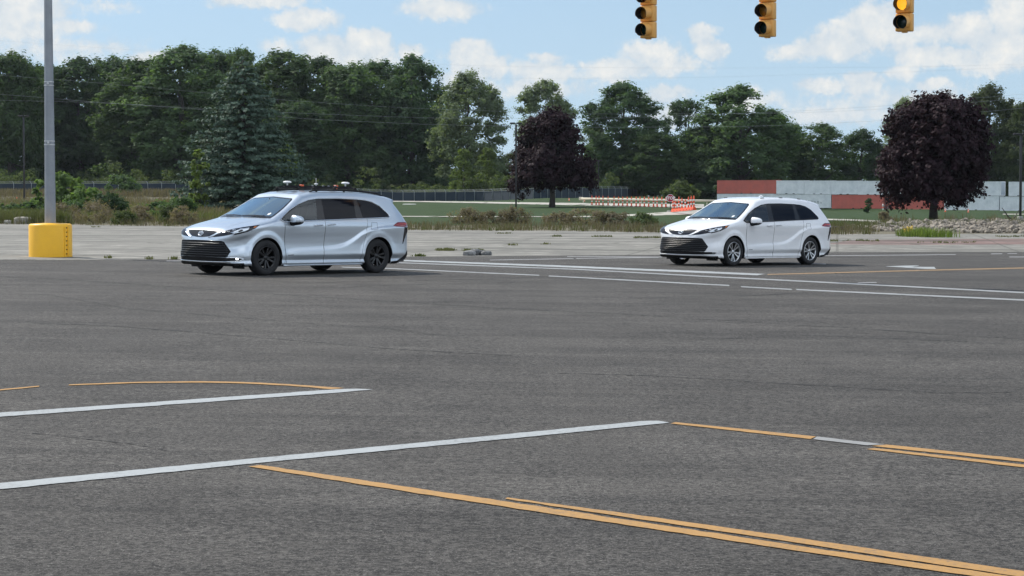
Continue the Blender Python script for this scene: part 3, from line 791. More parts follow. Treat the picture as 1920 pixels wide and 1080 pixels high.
B_SLOT = [(-.86, .372), (0, .376), (.86, .372), (.89, .35), (.86, .305), (.70, .295), (0, .29), (-.70, .295), (-.86, .305), (-.89, .35)]
F_LIP = [(-.90, .262), (0, .256), (.90, .262), (.90, .222), (0, .218), (-.90, .222)]
R_ARCH = .405


def grow(poly, d):
    """outline moved outwards by d"""
    P = np.array(poly, float); a = 0.0
    for i in range(len(P)): a += P[i - 1][0] * P[i][1] - P[i][0] * P[i - 1][1]
    out = []
    for i in range(len(P)):
        e1 = P[i] - P[i - 1]; e2 = P[(i + 1) % len(P)] - P[i]
        n = np.array([e1[1], -e1[0]]) / max(np.hypot(*e1), 1e-9) + np.array([e2[1], -e2[0]]) / max(np.hypot(*e2), 1e-9)
        n = n / max(np.hypot(*n), 1e-9) * (1 if a > 0 else -1); out.append(tuple(P[i] + n * d))
    return out

def slice_poly(poly, step, hole=None):
    """fills an outline with faces no larger than step"""
    bm = bmesh.new(); vs = [bm.verts.new((p[0], p[1], 0)) for p in poly]; bm.faces.new(vs)
    P = np.array(poly)
    for ax in (0, 1):
        nrm = Vector((1, 0, 0)) if ax == 0 else Vector((0, 1, 0))
        for c in np.arange(P[:, ax].min() + step * .5, P[:, ax].max(), step):
            bmesh.ops.bisect_plane(bm, geom=bm.verts[:] + bm.edges[:] + bm.faces[:], plane_co=nrm * c, plane_no=nrm, dist=1e-5)
    if hole:
        for i in range(len(hole)):
            a, b = Vector((*hole[i - 1], 0)), Vector((*hole[i], 0)); e = (b - a).normalized()
            near = [f for f in bm.faces if min((v.co - a).dot(e) for v in f.verts) < (b - a).length + 1e-4 and max((v.co - a).dot(e) for v in f.verts) > -1e-4]
            g = set(near); vs_ = {v for f in near for v in f.verts}; es_ = {x for f in near for x in f.edges}
            bmesh.ops.bisect_plane(bm, geom=list(vs_) + list(es_) + near, plane_co=a, plane_no=Vector((-e.y, e.x, 0)), dist=1e-5)
        k = [f for f in bm.faces if pt_in(hole, np.array([f.calc_center_median()[:2]]))[0]]
        bmesh.ops.delete(bm, geom=k, context='FACES')
    bmesh.ops.triangulate(bm, faces=[f for f in bm.faces if len(f.verts) > 4])
    bm.verts.index_update()
    V = np.array([v.co[:2] for v in bm.verts]); F = [[v.index for v in f.verts] for f in bm.faces]
    edge = [(e.verts[0].index, e.verts[1].index) for e in bm.edges if e.is_boundary]
    # orientation of border edges from their face
    be = []
    for f in bm.faces:
        vi = [v.index for v in f.verts]
        for i, e in enumerate(zip(vi, vi[1:] + vi[:1])): be.append(e)
    s = set(map(frozenset, edge)); be = [e for e in be if frozenset(e) in s]
    bm.free(); return V, F, be

def patch_mesh(name, poly, view, m, off=.004, step=.035, skirt=.012, side=1, hole=None):
    """piece of skin with a given outline: projected on the bodywork, stood `off` proud of it"""
    V, F, be = slice_poly(poly, step, hole)
    n = len(V)
    if view == 'side': O = np.stack([V[:, 0], np.full(n, .2), V[:, 1]], 1); D = np.tile([0, 1.3, 0], (n, 1))
    elif view == 'front': O = np.stack([np.full(n, .35 if V[:, 1].min() > 1.1 else 1.2), V[:, 0], V[:, 1]], 1); D = np.tile([2.0, 0, 0], (n, 1))
    elif view == 'rear': O = np.stack([np.full(n, -1.6), V[:, 0], V[:, 1]], 1); D = np.tile([-1.4, 0, 0], (n, 1))
    elif view == 'top': O = np.stack([V[:, 0], V[:, 1], np.full(n, .85)], 1); D = np.tile([0, 0, 1.3], (n, 1))
    else:                                          # corner view, along 45 degrees outwards-forwards; poly = (u, z)
        a = math.radians(view); d = np.array([math.cos(a), math.sin(a), 0]); u = np.array([-math.sin(a), math.cos(a), 0])
        O = V[:, :1] * u + np.array([1.1, .12, 0]) + np.stack([np.zeros(n), np.zeros(n), V[:, 1]], 1); D = np.tile(d * 1.9, (n, 1))
    P = to_skin(O, D, 0.0, 90); N = body_n(P)
    top = P + N * off; low = P - N * skirt
    VV = np.vstack([top, low]); FF = [list(f) for f in F] + [[a, a + n, b + n, b] for a, b in be]
    # face outward
    v0 = VV[F[0]]; nn = np.cross(v0[1] - v0[0], v0[2] - v0[0])
    if nn @ N[F[0][0]] < 0: FF = [f[::-1] for f in FF]
    NN = np.vstack([N, N])
    if side < 0: VV = VV * [1, -1, 1]; NN = NN * [1, -1, 1]; FF = [f[::-1] for f in FF]
    return np_mesh(name, VV, FF, m, smooth=True, normals=NN)

def skin_line(pts, view='side', n=6, off=.003):
    """points of a line drawn on the skin"""
    out = []
    for a, b in zip(pts[:-1], pts[1:]):
        for t in np.arange(n) / n: out.append((a[0] + (b[0] - a[0]) * t, a[1] + (b[1] - a[1]) * t))
    out.append(pts[-1]); V = np.array(out); k = len(V)
    if view == 'side': O = np.stack([V[:, 0], np.full(k, .2), V[:, 1]], 1); D = np.tile([0, 1.3, 0], (k, 1))
    elif view == 'top': O = np.stack([V[:, 0], V[:, 1], np.full(k, .85)], 1); D = np.tile([0, 0, 1.3], (k, 1))
    else: O = np.stack([np.full(k, .35 if V[:, 1].min() > 1.1 else 1.2), V[:, 0], V[:, 1]], 1); D = np.tile([2.0, 0, 0], (k, 1))
    P = to_skin(O, D, 0.0, 90); return P + body_n(P) * off

def mirror_pts(P, s): return P if s > 0 else P * [1, -1, 1]

# ---- materials of the vans
def glass_mat(name, tint, gain=1.25, ior=1.5, refl=(.93, .97, 1)):
    m = bpy.data.materials.new(name); m.use_nodes = True
    q = NT(m.node_tree); o = q.n('ShaderNodeOutputMaterial')
    t = q.n('ShaderNodeBsdfTransparent'); t.inputs[0].default_value = (*tint, 1)
    g = q.n('ShaderNodeBsdfGlossy'); g.inputs['Roughness'].default_value = .0; g.inputs[0].default_value = (*refl, 1)
    f = q.n('ShaderNodeFresnel'); f.inputs[0].default_value = ior
    mx = q.n('ShaderNodeMixShader'); q.l(q.math('MULTIPLY', f.outputs[0], gain, clamp=True), mx.inputs[0])
    q.l(t.outputs[0], mx.inputs[1]); q.l(g.outputs[0], mx.inputs[2]); q.l(mx.outputs[0], o.inputs[0]); return m

def car_paint(name, col, metal, rough, flake=0.0):
    m = bpy.data.materials.new(name); m.use_nodes = True
    q = NT(m.node_tree); o = q.n('ShaderNodeOutputMaterial'); b = q.n('ShaderNodeBsdfPrincipled')
    tc = q.n('ShaderNodeTexCoord'); P = tc.outputs['Object']
    b.inputs['Metallic'].default_value = metal; b.inputs['Roughness'].default_value = rough
    b.inputs['Coat Weight'].default_value = 1.0; b.inputs['Coat Roughness'].default_value = .05
    # road dust low on the body
    sp = q.n('ShaderNodeSeparateXYZ'); q.l(P, sp.inputs[0])
    d = q.n('ShaderNodeMapRange'); q.l(sp.outputs[2], d.inputs[0]); d.inputs[1].default_value = .55; d.inputs[2].default_value = .2
    dust = q.math('MULTIPLY', d.outputs[0], q.math('MULTIPLY_ADD', q.noise(P, 5, 5), .6, .1))
    c = q.mix(q.math('MULTIPLY', dust, .5, clamp=True), col, (.30, .28, .25))
    q.l(c, b.inputs['Base Color']); q.l(b.outputs[0], o.inputs[0]); return m

M_SILVER = car_paint("silver_paint", (.59, .655, .72), .62, .30)
M_VWHITE = car_paint("white_paint", (.80, .81, .82), .0, .38)
M_GLASS = glass_mat("clear_glass", (.62, .72, .72), ior=1.6)
M_SCREEN = glass_mat("windscreen_glass", (.55, .66, .68), ior=2.3, gain=1.9, refl=(.78, .95, 1.0))
M_PRIV = mat("privacy_glass", (.006, .007, .011), .02, spec=.16)
M_FRIT = mat("black_window_trim", (.010, .010, .012), .18)
M_BLACK = mat("black_plastic", (.010, .010, .011), .6, spec=.25)
M_GLOSS = mat("gloss_black", (.010, .010, .014), .12)
M_TYRE = mat("tyre_rubber", (.013, .013, .014), .8)
M_CHROME = mat("chrome", (.78, .80, .82), .10, metal=1.0)
M_GRILLE = mat("grille_bar", (.020, .021, .024), .3)
M_BRIM = mat("black_alloy", (.010, .010, .011), .28)
M_SRIM = mat("machined_alloy", (.52, .53, .54), .28, metal=.9)
M_DRIM = mat("dark_alloy", (.05, .05, .053), .35, metal=.5)
M_LENS = mat("headlamp_lens", (.62, .66, .70), .12, metal=.55)
M_AMB = mat("amber_lens", (.55, .16, .03), .2)
M_RED = mat("red_lens", (.20, .012, .014), .12, coat=1.0)
M_REDL = mat("red_lens_bright", (.55, .06, .045), .2)
M_SEAT = mat("grey_seat_fabric", (.16, .165, .17), .85)
M_CABIN = mat("dark_cabin_lining", (.055, .056, .06), .9)
M_SEAMB = mat("panel_gap", (.03, .032, .035), .7)
M_BADGE = mat("grey_badge", (.14, .15, .17), .3, metal=.6)
M_ORANGE = mat("orange_bracket", (.62, .11, .035), .45)
M_WPLAST = mat("white_plastic", (.78, .79, .78), .4)
M_LEDON = mat("lit_led", (.9, .92, 1), .3, emit=(.95, .98, 1.0), estr=3.0)


def make_body(paint):
    V, F = shell(0.0)
    me = np_mesh("body", V, F, [paint, M_BLACK], smooth=True)
    o = link("body", me)
    c = MB()
    for cx in (1.53, -1.53):
        for s in (1, -1):
            n = 64
            ring = [(cx + R_ARCH * math.cos(2 * math.pi * i / n), .37 + R_ARCH * math.sin(2 * math.pi * i / n)) for i in range(n)]
            c.prism(ring, s * .60, s * 1.25, 'XZ')
    cu = c.build("cutter", M_BLACK)
    md = o.modifiers.new("b", 'BOOLEAN'); md.operation = 'DIFFERENCE'; md.solver = 'EXACT'; md.object = cu
    bpy.context.view_layer.update()
    dg = bpy.context.evaluated_depsgraph_get()
    me2 = bpy.data.meshes.new_from_object(o.evaluated_get(dg))
    bpy.data.objects.remove(o); bpy.data.objects.remove(cu); bpy.data.meshes.remove(me)
    nf = len(me2.polygons); C = np.empty(nf * 3); me2.polygons.foreach_get('center', C); C = C.reshape(-1, 3)
    ss = body_sd(C) < -.006
    # holes behind the clear glass
    big = np.abs(C[:, 1]) > .55
    side = np.zeros(nf, bool); fr = np.zeros(nf, bool)
    for poly, g in ((WIN_F, .016), (DOOR_F, -.03), (DOOR_S, -.03)): side |= pt_in(grow(poly, g), C[:, [0, 2]]) & big
    for poly, g, xm in ((WSG, .016, .3), (U_GRILLE, -.03, 2.2), (L_GRILLE, -.03, 2.0), (B_SLOT, -.025, 2.05), (F_LIP, -.02, 2.0)):
        fr |= pt_in(grow(poly, g), C[:, [1, 2]]) & (C[:, 0] > xm)
    mi = np.where(ss | (C[:, 2] < .215), 1, 0).astype(np.int32)
    me2.materials.clear(); me2.materials.append(paint); me2.materials.append(M_BLACK)
    me2.polygons.foreach_set('material_index', mi)
    bm = bmesh.new(); bm.from_mesh(me2); bm.faces.ensure_lookup_table()
    kill = [bm.faces[i] for i in np.nonzero((side | fr) & ~ss)[0]]
    bmesh.ops.delete(bm, geom=kill, context='FACES')
    bm.to_mesh(me2); bm.free(); me2.name = "body"
    me2.polygons.foreach_set('use_smooth', np.ones(len(me2.polygons), bool))
    nv = len(me2.vertices); P = np.empty(nv * 3); me2.vertices.foreach_get('co', P); P = P.reshape(-1, 3)
    nl = len(me2.loops); lv = np.empty(nl, np.int32); me2.loops.foreach_get('vertex_index', lv)
    N = body_n(P)[lv]
    mi = np.empty(len(me2.polygons), np.int32); me2.polygons.foreach_get('material_index', mi)
    fn = np.empty(len(me2.polygons) * 3); me2.polygons.foreach_get('normal', fn); fn = fn.reshape(-1, 3)
    lt = np.empty(len(me2.polygons), np.int32); me2.polygons.foreach_get('loop_total', lt)
    lf = np.repeat(np.arange(len(lt)), lt); blk = mi[lf] == 1
    N[blk] = fn[lf][blk]
    me2.normals_split_custom_set([tuple(v) for v in N])
    return me2

def make_lining():
    V, F = shell(-.055, 110, 40, 40)
    C = V[F].mean(1)
    side = pt_in(grow(WIN_F, .02), C[:, [0, 2]]) & (np.abs(C[:, 1]) > .65)
    fr = pt_in([(a * 1.0, b - .01) for a, b in WSC], C[:, [1, 2]]) & (C[:, 0] > .3)
    k = ~(side | fr) & (C[:, 2] > .86)
    k &= ~((C[:, 0] > 1.38) & (C[:, 2] < 1.16))
    F = F[k]
    b = MB(); b.V = [tuple(v) for v in V]; b.F = [tuple(f) for f in F]; b.M = [0] * len(F); b.sm = [True] * len(F)
    b.add([(1.45, -.86, .87), (1.45, .86, .87), (-2.4, .86, .87), (-2.4, -.86, .87)], [(0, 1, 2, 3)])
    me = bpy.data.meshes.new("cabin_lining"); me.from_pydata(b.V, [], b.F); me.materials.append(M_CABIN)
    return me

def build_wheel(kind):
    """wheel about its own centre, outer side towards +Y"""
    R = .365; rr = .228 if kind == 'black' else .243
    t = MB()
    prof = [(rr, -.105), (.29, -.122), (.33, -.118), (.352, -.10), (.3625, -.075), (R, -.04), (R, .04), (.3625, .075), (.352, .10), (.33, .118), (.30, .124), (.27, .121), (rr + .012, .112), (rr, .100)]
    t.lathe(prof, 48, 'Y')
    tyre = t.mesh("tyre", M_TYRE)
    d = MB(); d.lathe([(0.001, .0), (.17, .0), (.17, -.02), (.10, -.03), (.10, -.09), (.001, -.09)], 32, 'Y')
    hub = d.mesh("wheel", M_BLACK)
    r = MB()
    r.lathe([(rr + .006, .104), (rr + .002, .112), (rr - .010, .108), (rr - .018, .085), (rr - .020, .0), (rr - .012, -.10)], 48, 'Y', mi=0)
    r.lathe([(.001, .092), (.030, .092), (.042, .086), (.060, .070), (.066, .03)], 24, 'Y', mi=0)
    lip = rr - .008
    for i in range(5):
        for off in (-1, 1):
            a0 = 2 * math.pi * i / 5 + math.pi / 2; 
            a_in = a0 + off * .17; a_out = a0 + off * .225
            w0, w1 = (.011, .017) if kind != 'black' else (.013, .018)
            p0 = Vector((.045 * math.cos(a_in), .078, .045 * math.sin(a_in))); p1 = Vector((lip * math.cos(a_out), .098, lip * math.sin(a_out)))
            dr = (p1 - p0).normalized(); sd = dr.cross(Vector((0, 1, 0))).normalized()
            Vv = [p0 - sd * w0, p0 + sd * w0, p1 + sd * w1, p1 - sd * w1]
            Vb = [v - Vector((0, .035, 0)) for v in Vv]
            Vm = [v - Vector((0, .004, 0)) + (-sd if k in (0, 3) else sd) * .005 for k, v in enumerate(Vv)]
            r.add([v[:] for v in Vv], [(0, 3, 2, 1)], 0)
            allv = [v[:] for v in Vv + Vm + Vb]
            fs = []
            for k in range(4):
                k2 = (k + 1) % 4; fs += [(k, k2, k2 + 4, k + 4), (k + 4, k2 + 4, k2 + 8, k + 8)]
            r.add(allv, fs, 1)
        a = 2 * math.pi * (i + .5) / 5 + math.pi / 2
        r.lathe([(.001, .012), (.009, .012), (.010, .0)], 8, 'Y', c=(.052 * math.cos(a), .075, .052 * math.sin(a)), mi=1 if kind != 'black' else 0)
    mats = [M_BRIM, M_BRIM] if kind == 'black' else [M_SRIM, M_DRIM]
    rim = r.mesh("rim", mats)
    return hub, tyre, rim


def seat_mesh():
    b = MB()
    b.box((0, 0, .10), (.52, .50, .16), bev=.05)
    b.box((-.27, 0, .42), (.15, .48, .62), bev=.06, rot=Matrix.Rotation(math.radians(-14), 3, 'Y'))
    b.box((-.36, 0, .82), (.10, .26, .17), bev=.04, rot=Matrix.Rotation(math.radians(-10), 3, 'Y'))
    return b.mesh("seat", M_SEAT)

_CACHE = {}
def minivan(kind, label, loc, yaw):
    silver = kind == 'silver'
    paint = M_SILVER if silver else M_VWHITE
    root = thing("minivan", label, "minivan", loc, math.pi + yaw)
    K = _CACHE
    def get(key, fn):
        if key not in K: K[key] = fn()
        return K[key]
    def paintable(key, fn):
        me = get(key, fn)
        c = me.copy()
        for i, m in enumerate(c.materials):
            if m in (M_SILVER, M_VWHITE): c.materials[i] = paint
        return c
    body = link("body", paintable('body', lambda: make_body(paint)), root)
    link("cabin_lining", get('lin', make_lining), root)
    # ---- glass and doors, both sides
    for s in (1, -1):
        sd = 'L' if s > 0 else 'R'
        P = lambda nm, poly, m, off, key=None, view='side', par=root, step=.035, skirt=.008: link(nm, paintable(f"{key or nm}{sd}", lambda: patch_mesh(nm, poly, view, m, off, step, skirt, s)), par)
        fd = P("front_door", DOOR_F, paint, .002, step=.02)
        sl = P("sliding_door", DOOR_S, paint, .002, step=.02)
        # gaps
        for L_ in ([(1.072, 1.06), (1.06, .75), (1.035, .45), (1.005, .22)], [(-.034, 1.115), (-.023, .8), (.002, .47), (-.002, .22)], [(-1.241, 1.152), (-1.171, .85), (-1.091, .62), (-1.051, .45), (-1.021, .22)],
                   [(-1.34, 1.075), (-1.50, 1.075), (-1.485, .93), (-1.31, .93), (-1.34, 1.075)]):
            pts = mirror_pts(skin_line(L_, off=.0005), s); MB().tube(pts, .0045 if len(L_) != 5 else .003, 5).build("panel_gap", M_SEAMB, body)
        link("window_trim", get('trim' + sd, lambda: patch_mesh("window_trim", DLO, 'side', M_FRIT, .003, .04, .008, s, hole=WIN_F)), root)
        P("window", WIN_F, M_GLASS, .0045, 'winF', par=fd, skirt=-.002)
        P("window", WIN_M, M_PRIV, .0065, 'winM', par=sl, skirt=.002)
        P("window", WIN_R, M_PRIV, .0065, 'winR', par=body, skirt=.002)
        ch = MB(); ch.tube(mirror_pts(skin_line(DLO + DLO[:1], n=5, off=.007), s), .0125 if silver else .005, 6, caps=False)
        ch.build("window_moulding", M_CHROME if silver else M_FRIT, body)
        # handles
        for (xa, xb, z, par) in ((.285, .055, 1.018, fd), (-.075, -.300, 1.032, sl)):
            pts = mirror_pts(skin_line([(xa, z - .004), ((xa + xb) / 2, z), (xb, z + .004)], n=5, off=.024), s)
            h = MB(); h.tube(pts, [.008] + [.015] * (len(pts) - 2) + [.008], 8)
            for e in (1, -2):
                q_ = pts[e]; h.tube([q_, q_ - np.array([0, s * .035, 0])], .010, 6)
            h.build("door_handle", M_CHROME if silver else paint, par)
        # side badge low on the door
        P("badge", [(.97, .405), (.83, .41), (.83, .425), (.97, .42)], M_BADGE, .004, 'sbadge', par=fd, step=.2, skirt=.002)
        # lamps at the front corner
        a = 50.; ca, sa = math.cos(math.radians(a)), math.sin(math.radians(a))
        U = lambda x, y: -sa * (x - 1.1) + ca * (y - .12)
        hl = [(U(2.452, .33), .785), (U(2.42, .55), .848), (U(2.365, .62), .90), (U(2.23, .745), .945), (U(2.07, .85), .982), (U(1.90, .915), 1.006), (U(1.72, .95), 1.028), (U(1.83, .95), .958), (U(2.01, .93), .893), (U(2.2, .865), .842), (U(2.28, .822), .824), (U(2.26, .825), .845), (U(2.31, .78), .835), (U(2.40, .64), .800), (U(2.447, .42), .775)]
        lamp = P("headlight", hl, M_GLOSS, .004, view=a, step=.03)
        le = [(U(2.30, .74), .872), (U(2.2, .79), .905), (U(2.12, .83), .945), (U(1.95, .905), .975), (U(1.98, .91), .935), (U(2.06, .905), .905), (U(2.2, .855), .868), (U(2.27, .81), .853)]
        P("lens", le, M_LENS, .008, 'lens', view=a, par=lamp, step=.03, skirt=.002)
        pr = [(U(2.18, .825), .905), (U(2.1, .86), .93), (U(2.09, .88), .905), (U(2.17, .85), .882)]
        P("projector", pr, M_GLOSS, .011, 'proj', view=a, par=lamp, step=.03, skirt=.002)
        P("turn_signal", [(U(1.86, .935), .992), (U(1.78, .95), 1.008), (U(1.83, .95), .975), (U(1.885, .945), .965)], M_AMB, .007, 'amb', view=a, par=lamp, step=.03, skirt=.002)
        # chrome edge between nose and lamp
        pts = mirror_pts(skin_line([(.27, .765), (.40, .800), (.50, .845), (.60, .905)], 'front', 4, .004), s)
        MB().tube(pts, [.010] * (len(pts) - 1) + [.005], 6).build("chrome_strip", M_CHROME if silver else paint, body)
        # fog lamp, tail lamp, mirror
        fog = P("fog_light", [(U(2.215, .845) - .02, .335), (U(2.215, .845) + .02, .335), (U(2.215, .845) + .026, .352), (U(2.215, .845) + .02, .37), (U(2.215, .845) - .02, .37), (U(2.215, .845) - .026, .352)], M_LEDON if silver else M_LENS, .012, 'fog' + kind, view=a, step=.05)
        tl = P("tail_light", [(-1.96, 1.008), (-2.05, 1.055), (-2.12, 1.082), (-2.5, 1.088), (-2.52, .995), (-2.24, .982), (-2.05, .992)], M_RED, .006)
        P("lamp_bar", [(-2.06, 1.022), (-2.14, 1.05), (-2.46, 1.052), (-2.46, 1.035), (-2.16, 1.035)], M_REDL, .009, 'tbar', par=tl, skirt=.002)
        P("tail_trim", [(-2.30, .98), (-2.44, .98), (-2.45, .90), (-2.34, .74), (-2.28, .62), (-2.265, .62), (-2.285, .80)], M_GLOSS, .005)
        P("bumper_skirt", [(-1.935, .20), (-1.945, .245), (-2.13, .26), (-2.30, .33), (-2.46, .47), (-2.49, .40), (-2.47, .33), (-2.36, .235), (-2.30, .20)], M_BLACK, .006)
        # mirror
        mm = MB()
        bm = bmesh.new(); bmesh.ops.create_icosphere(bm, subdivisions=4, radius=1)
        for v in bm.verts:
            x_, y_, z_ = v.co
            bx = math.copysign(abs(x_) ** .75, x_); bz = math.copysign(abs(z_) ** .7, z_); by = math.copysign(abs(y_) ** .75, y_)
            v.co = (.87 + .085 * bx * (1 + .25 * by) - .03 * by, s * (1.10 + .135 * by), 1.125 + (.100 - .018 * by) * bz)
        bm.verts.index_update()
        Fs = [[v.index for v in f.verts] for f in bm.faces]; zc = [f.calc_center_median().z for f in bm.faces]
        vv = [v.co[:] for v in bm.verts]; bm.free()
        b0 = len(mm.V)
        for i, (f, z) in enumerate(zip(Fs, zc)):
            mm.F.append(tuple(f) if s > 0 else tuple(f[::-1])); mm.M.append(0 if z > 1.088 else 1); mm.sm.append(True)
        mm.V = vv
        mm.tube([(.91, s * .93, 1.06), (.89, s * 1.02, 1.04), (.87, s * 1.08, 1.055)], [.045, .035, .03], 10, mi=1)
        mi_ = mm.build("side_mirror", [paint, M_BLACK], root)
        MB().box((.800, s * 1.10, 1.125), (.006, .19, .125), bev=.002).build("mirror_glass", M_CHROME, mi_)
    # ---- windscreen and rear glass
    fr = get('wsf', lambda: patch_mesh("windscreen_frame", WSC, 'front', M_FRIT, .003, .04, .008, hole=WSG))
    wf = link("windscreen_frame", fr, root)
    link("windscreen", get('ws', lambda: patch_mesh("windscreen", WSG, 'front', M_SCREEN, .005, .05, -.002)), root)
    st_ = [(.60, 1.222), (.645, 1.222), (.65, 1.25), (.62, 1.265), (.59, 1.25)]
    link("sticker", get('sticker', lambda: patch_mesh("sticker", st_, 'front', M_WPLAST, .008, .2, 0)), wf)
    link("rear_window", get('rw', lambda: patch_mesh("rear_window", [(-.74, 1.13), (.74, 1.13), (.70, 1.35), (.62, 1.52), (-.62, 1.52), (-.70, 1.35)], 'rear', M_PRIV, .006, .05)), root)
    wp = MB()
    for (ya, yb) in ((.62, .02), (-.05, -.62)):
        pts = skin_line([(ya, 1.190), ((ya + yb) / 2, 1.20), (yb, 1.192)], 'front', 4, .02); wp.tube(pts, .008, 6)
    wp.build("wiper", M_BLACK, wf)
    # ---- nose
    ugo = link("upper_grille", get('ug', lambda: patch_mesh("upper_grille", U_GRILLE, 'front', M_GLOSS, .004, .04)), root)
    em = MB(); O = skin_line([(0, .836), (0, .8361)], 'front', 1, .010)[0]; N = body_n(O[None])[0]; tz = np.cross(N, [0, 1, 0]); tz = tz if tz[2] > 0 else -tz
    def ell(ry, rz, cz=0.0, r=.0065):
        em.tube([O + np.array([0, 1, 0]) * ry * math.cos(t) + tz * (cz + rz * math.sin(t)) for t in np.linspace(0, 2 * math.pi, 33)[:-1]], r, 6, closed=True)
    ell(.072, .050, r=.008); ell(.026, .046, r=.0065); ell(.056, .017, .026, r=.0065)
    em.build("emblem", M_CHROME, ugo)
    lgo = link("lower_grille", get('lg', lambda: patch_mesh("lower_grille", L_GRILLE, 'front', M_BLACK, .003, .05)), root)
    gb = MB()
    for z, yl in ((.652, .655), (.607, .685), (.562, .712), (.517, .738), (.472, .745), (.427, .73)):
        pts = skin_line([(-yl, z), (0, z + .003), (yl, z)], 'front', 14, .012)
        gb.tube(pts, .0085, 6)
    gb.build("grille_bar", M_GRILLE, lgo)
    MB().tube(skin_line(L_GRILLE + L_GRILLE[:1], 'front', 5, .005), .007, 6, caps=False).build("grille_frame", M_GLOSS, lgo)
    lso = link("bumper_slot", get('ls', lambda: patch_mesh("bumper_slot", B_SLOT, 'front', M_BLACK, .004, .05)), root)
    edge = [(-.72, .372), (-.85, .374), (-.893, .35), (-.86, .300), (-.70, .288), (0, .283), (.70, .288), (.86, .300), (.893, .35), (.85, .374), (.72, .372)]
    MB().tube(skin_line(edge, 'front', 6, .008), .011, 6).build("bumper_moulding", M_CHROME if silver else paint, lso)
    link("front_lip", get('lip', lambda: patch_mesh("front_lip", F_LIP, 'front', M_BLACK, .012, .05)), root)
    MB().box((2.02, .66, .175), (.03, .34, .06)).box((2.02, -.66, .175), (.03, .34, .06)).box((0, 0, .205), (4.0, 1.3, .05)).box((-1.9, .3, .22), (.7, .5, .10), bev=.03).build("underbody", M_BLACK, root)
    sk = MB()
    for s in (1, -1):
        pts = mirror_pts(skin_line([(1.09, .212), (0, .212), (-1.09, .212)], 'side', 8, .012), s); sk.tube(pts, .016, 8)
    sk.build("sill_strip", paint, body)
    # ---- wheels
    hub, tyre, rim = get('wheel' + kind, lambda: build_wheel('black' if silver else 'alloy'))
    rngw = random.Random(5 if silver else 9)
    for cx in (1.53, -1.53):
        for s in (1, -1):
            w = link("wheel", hub, root, (cx, s * .842, .365)); w.rotation_euler = (0, rngw.uniform(0, 1.2), 0 if s > 0 else math.pi)
            link("tyre", tyre, w); link("rim", rim, w)
    # ---- cabin
    cab = MB(); cab.box((1.12, 0, 1.02), (.62, 1.62, .22), bev=.06); cab.box((.80, .40, 1.10), (.12, .40, .10), bev=.03)
    dash = cab.build("dashboard", M_CABIN, root)
    sw = MB(); c0 = Vector((.68, .40, 1.08)); ax = Vector((-.9, 0, .42)).normalized(); e1 = Vector((0, 1, 0)); e2 = ax.cross(e1)
    sw.tube([c0 + (e1 * math.cos(t) + e2 * math.sin(t)) * .185 for t in np.linspace(0, 2 * math.pi, 25)[:-1]], .016, 8, closed=True)
    sw.tube([c0 - e1 * .18, c0 + e1 * .18], .018, 6); sw.build("steering_wheel", M_BLACK, root)
    seat = get('seat', seat_mesh)
    for (x_, y_) in ((.05, .40), (.05, -.40), (-.95, .42), (-.95, -.42)): link("seat", seat, root, (x_, y_, .70))
    rv = MB(); rv.box((.70, 0, 1.46), (.03, .24, .07), bev=.012); rv.tube([(.70, 0, 1.49), (.66, 0, 1.56)], .012, 6); rv.build("rear_view_mirror", M_BLACK, root)
    if not silver:
        cl = MB()
        for (dy, dz) in ((-.05, -.06), (.03, -.09), (-.02, -.13), (.06, -.15)): cl.box((.70, .0 + dy, 1.42 + dz), (.02, .07, .06), bev=.015)
        cl.tube([(.70, 0, 1.43), (.70, .01, 1.26)], .005, 5); cl.build("hanging_charm", M_SEAT, root)
    # ---- roof fittings
    if silver:
        for s in (1, -1):
            V = skin_line([(.05, s * .60), (-.5, s * .615), (-1.2, s * .605), (-1.95, s * .575)], 'top', 8, .032)
            V[0] = skin_line([(.10, s * .60)] * 2, 'top', 1, .004)[0]; V[-1] = skin_line([(-2.02, s * .57)] * 2, 'top', 1, .004)[0]
            r = MB(); r.tube(V, [.010] + [.018] * (len(V) - 2) + [.010], 8)
            for i in (2, len(V) // 2, -3): r.tube([V[i], V[i] - np.array([0, 0, .05])], .022, 6)
            r.build("roof_rail", M_BLACK, root)
        rack = MB()
        rack.box((-.62, 0, 1.815), (1.78, .05, .045)); rack.box((-.62, .30, 1.806), (1.5, .03, .03)); rack.box((-.62, -.30, 1.806), (1.5, .03, .03))
        for x_ in (-.05, -.62, -1.2):
            rack.box((x_, 0, 1.787), (.045, 1.20, .03))
            for s in (1, -1): rack.box((x_, s * .58, 1.775), (.06, .05, .06), bev=.01)
        ro = rack.build("equipment_rack", M_BLACK, root)
        for x_ in (-.20, -1.17):
            MB().box((x_, .02, 1.815), (.065, .08, .085), bev=.008).build("orange_clamp", M_ORANGE, ro)
        for x_ in (.18, -1.46):
            an = MB()
            an.lathe([(.001, .115), (.045, .114), (.078, .105), (.088, .092), (.086, .078), (.070, .070), (.018, .068), (.016, .0)], 24, 'Z', c=(x_, 0, 1.815))
            an.build("satellite_antenna", M_WPLAST, ro)
        an = MB(); an.lathe([(.001, .045), (.030, .043), (.042, .03), (.040, .02), (.012, .015), (.012, -.03)], 16, 'Z', c=(-.62, 0, 1.845)); an.tube([(-.62, 0, 1.885), (-.62, 0, 2.0)], .004, 5)
        an.build("whip_antenna", M_WPLAST, ro)
        for (x_, y_) in ((-.33, .22), (-.60, .25), (-.80, .2), (-.98, .22)): MB().box((x_, y_, 1.832), (.04, .035, .03), bev=.006).build("sensor_mount", M_BADGE, ro)
    else:
        f = MB(); Pp = skin_line([(-.55, 0), (-1.0, 0)], 'top', 1, 0)
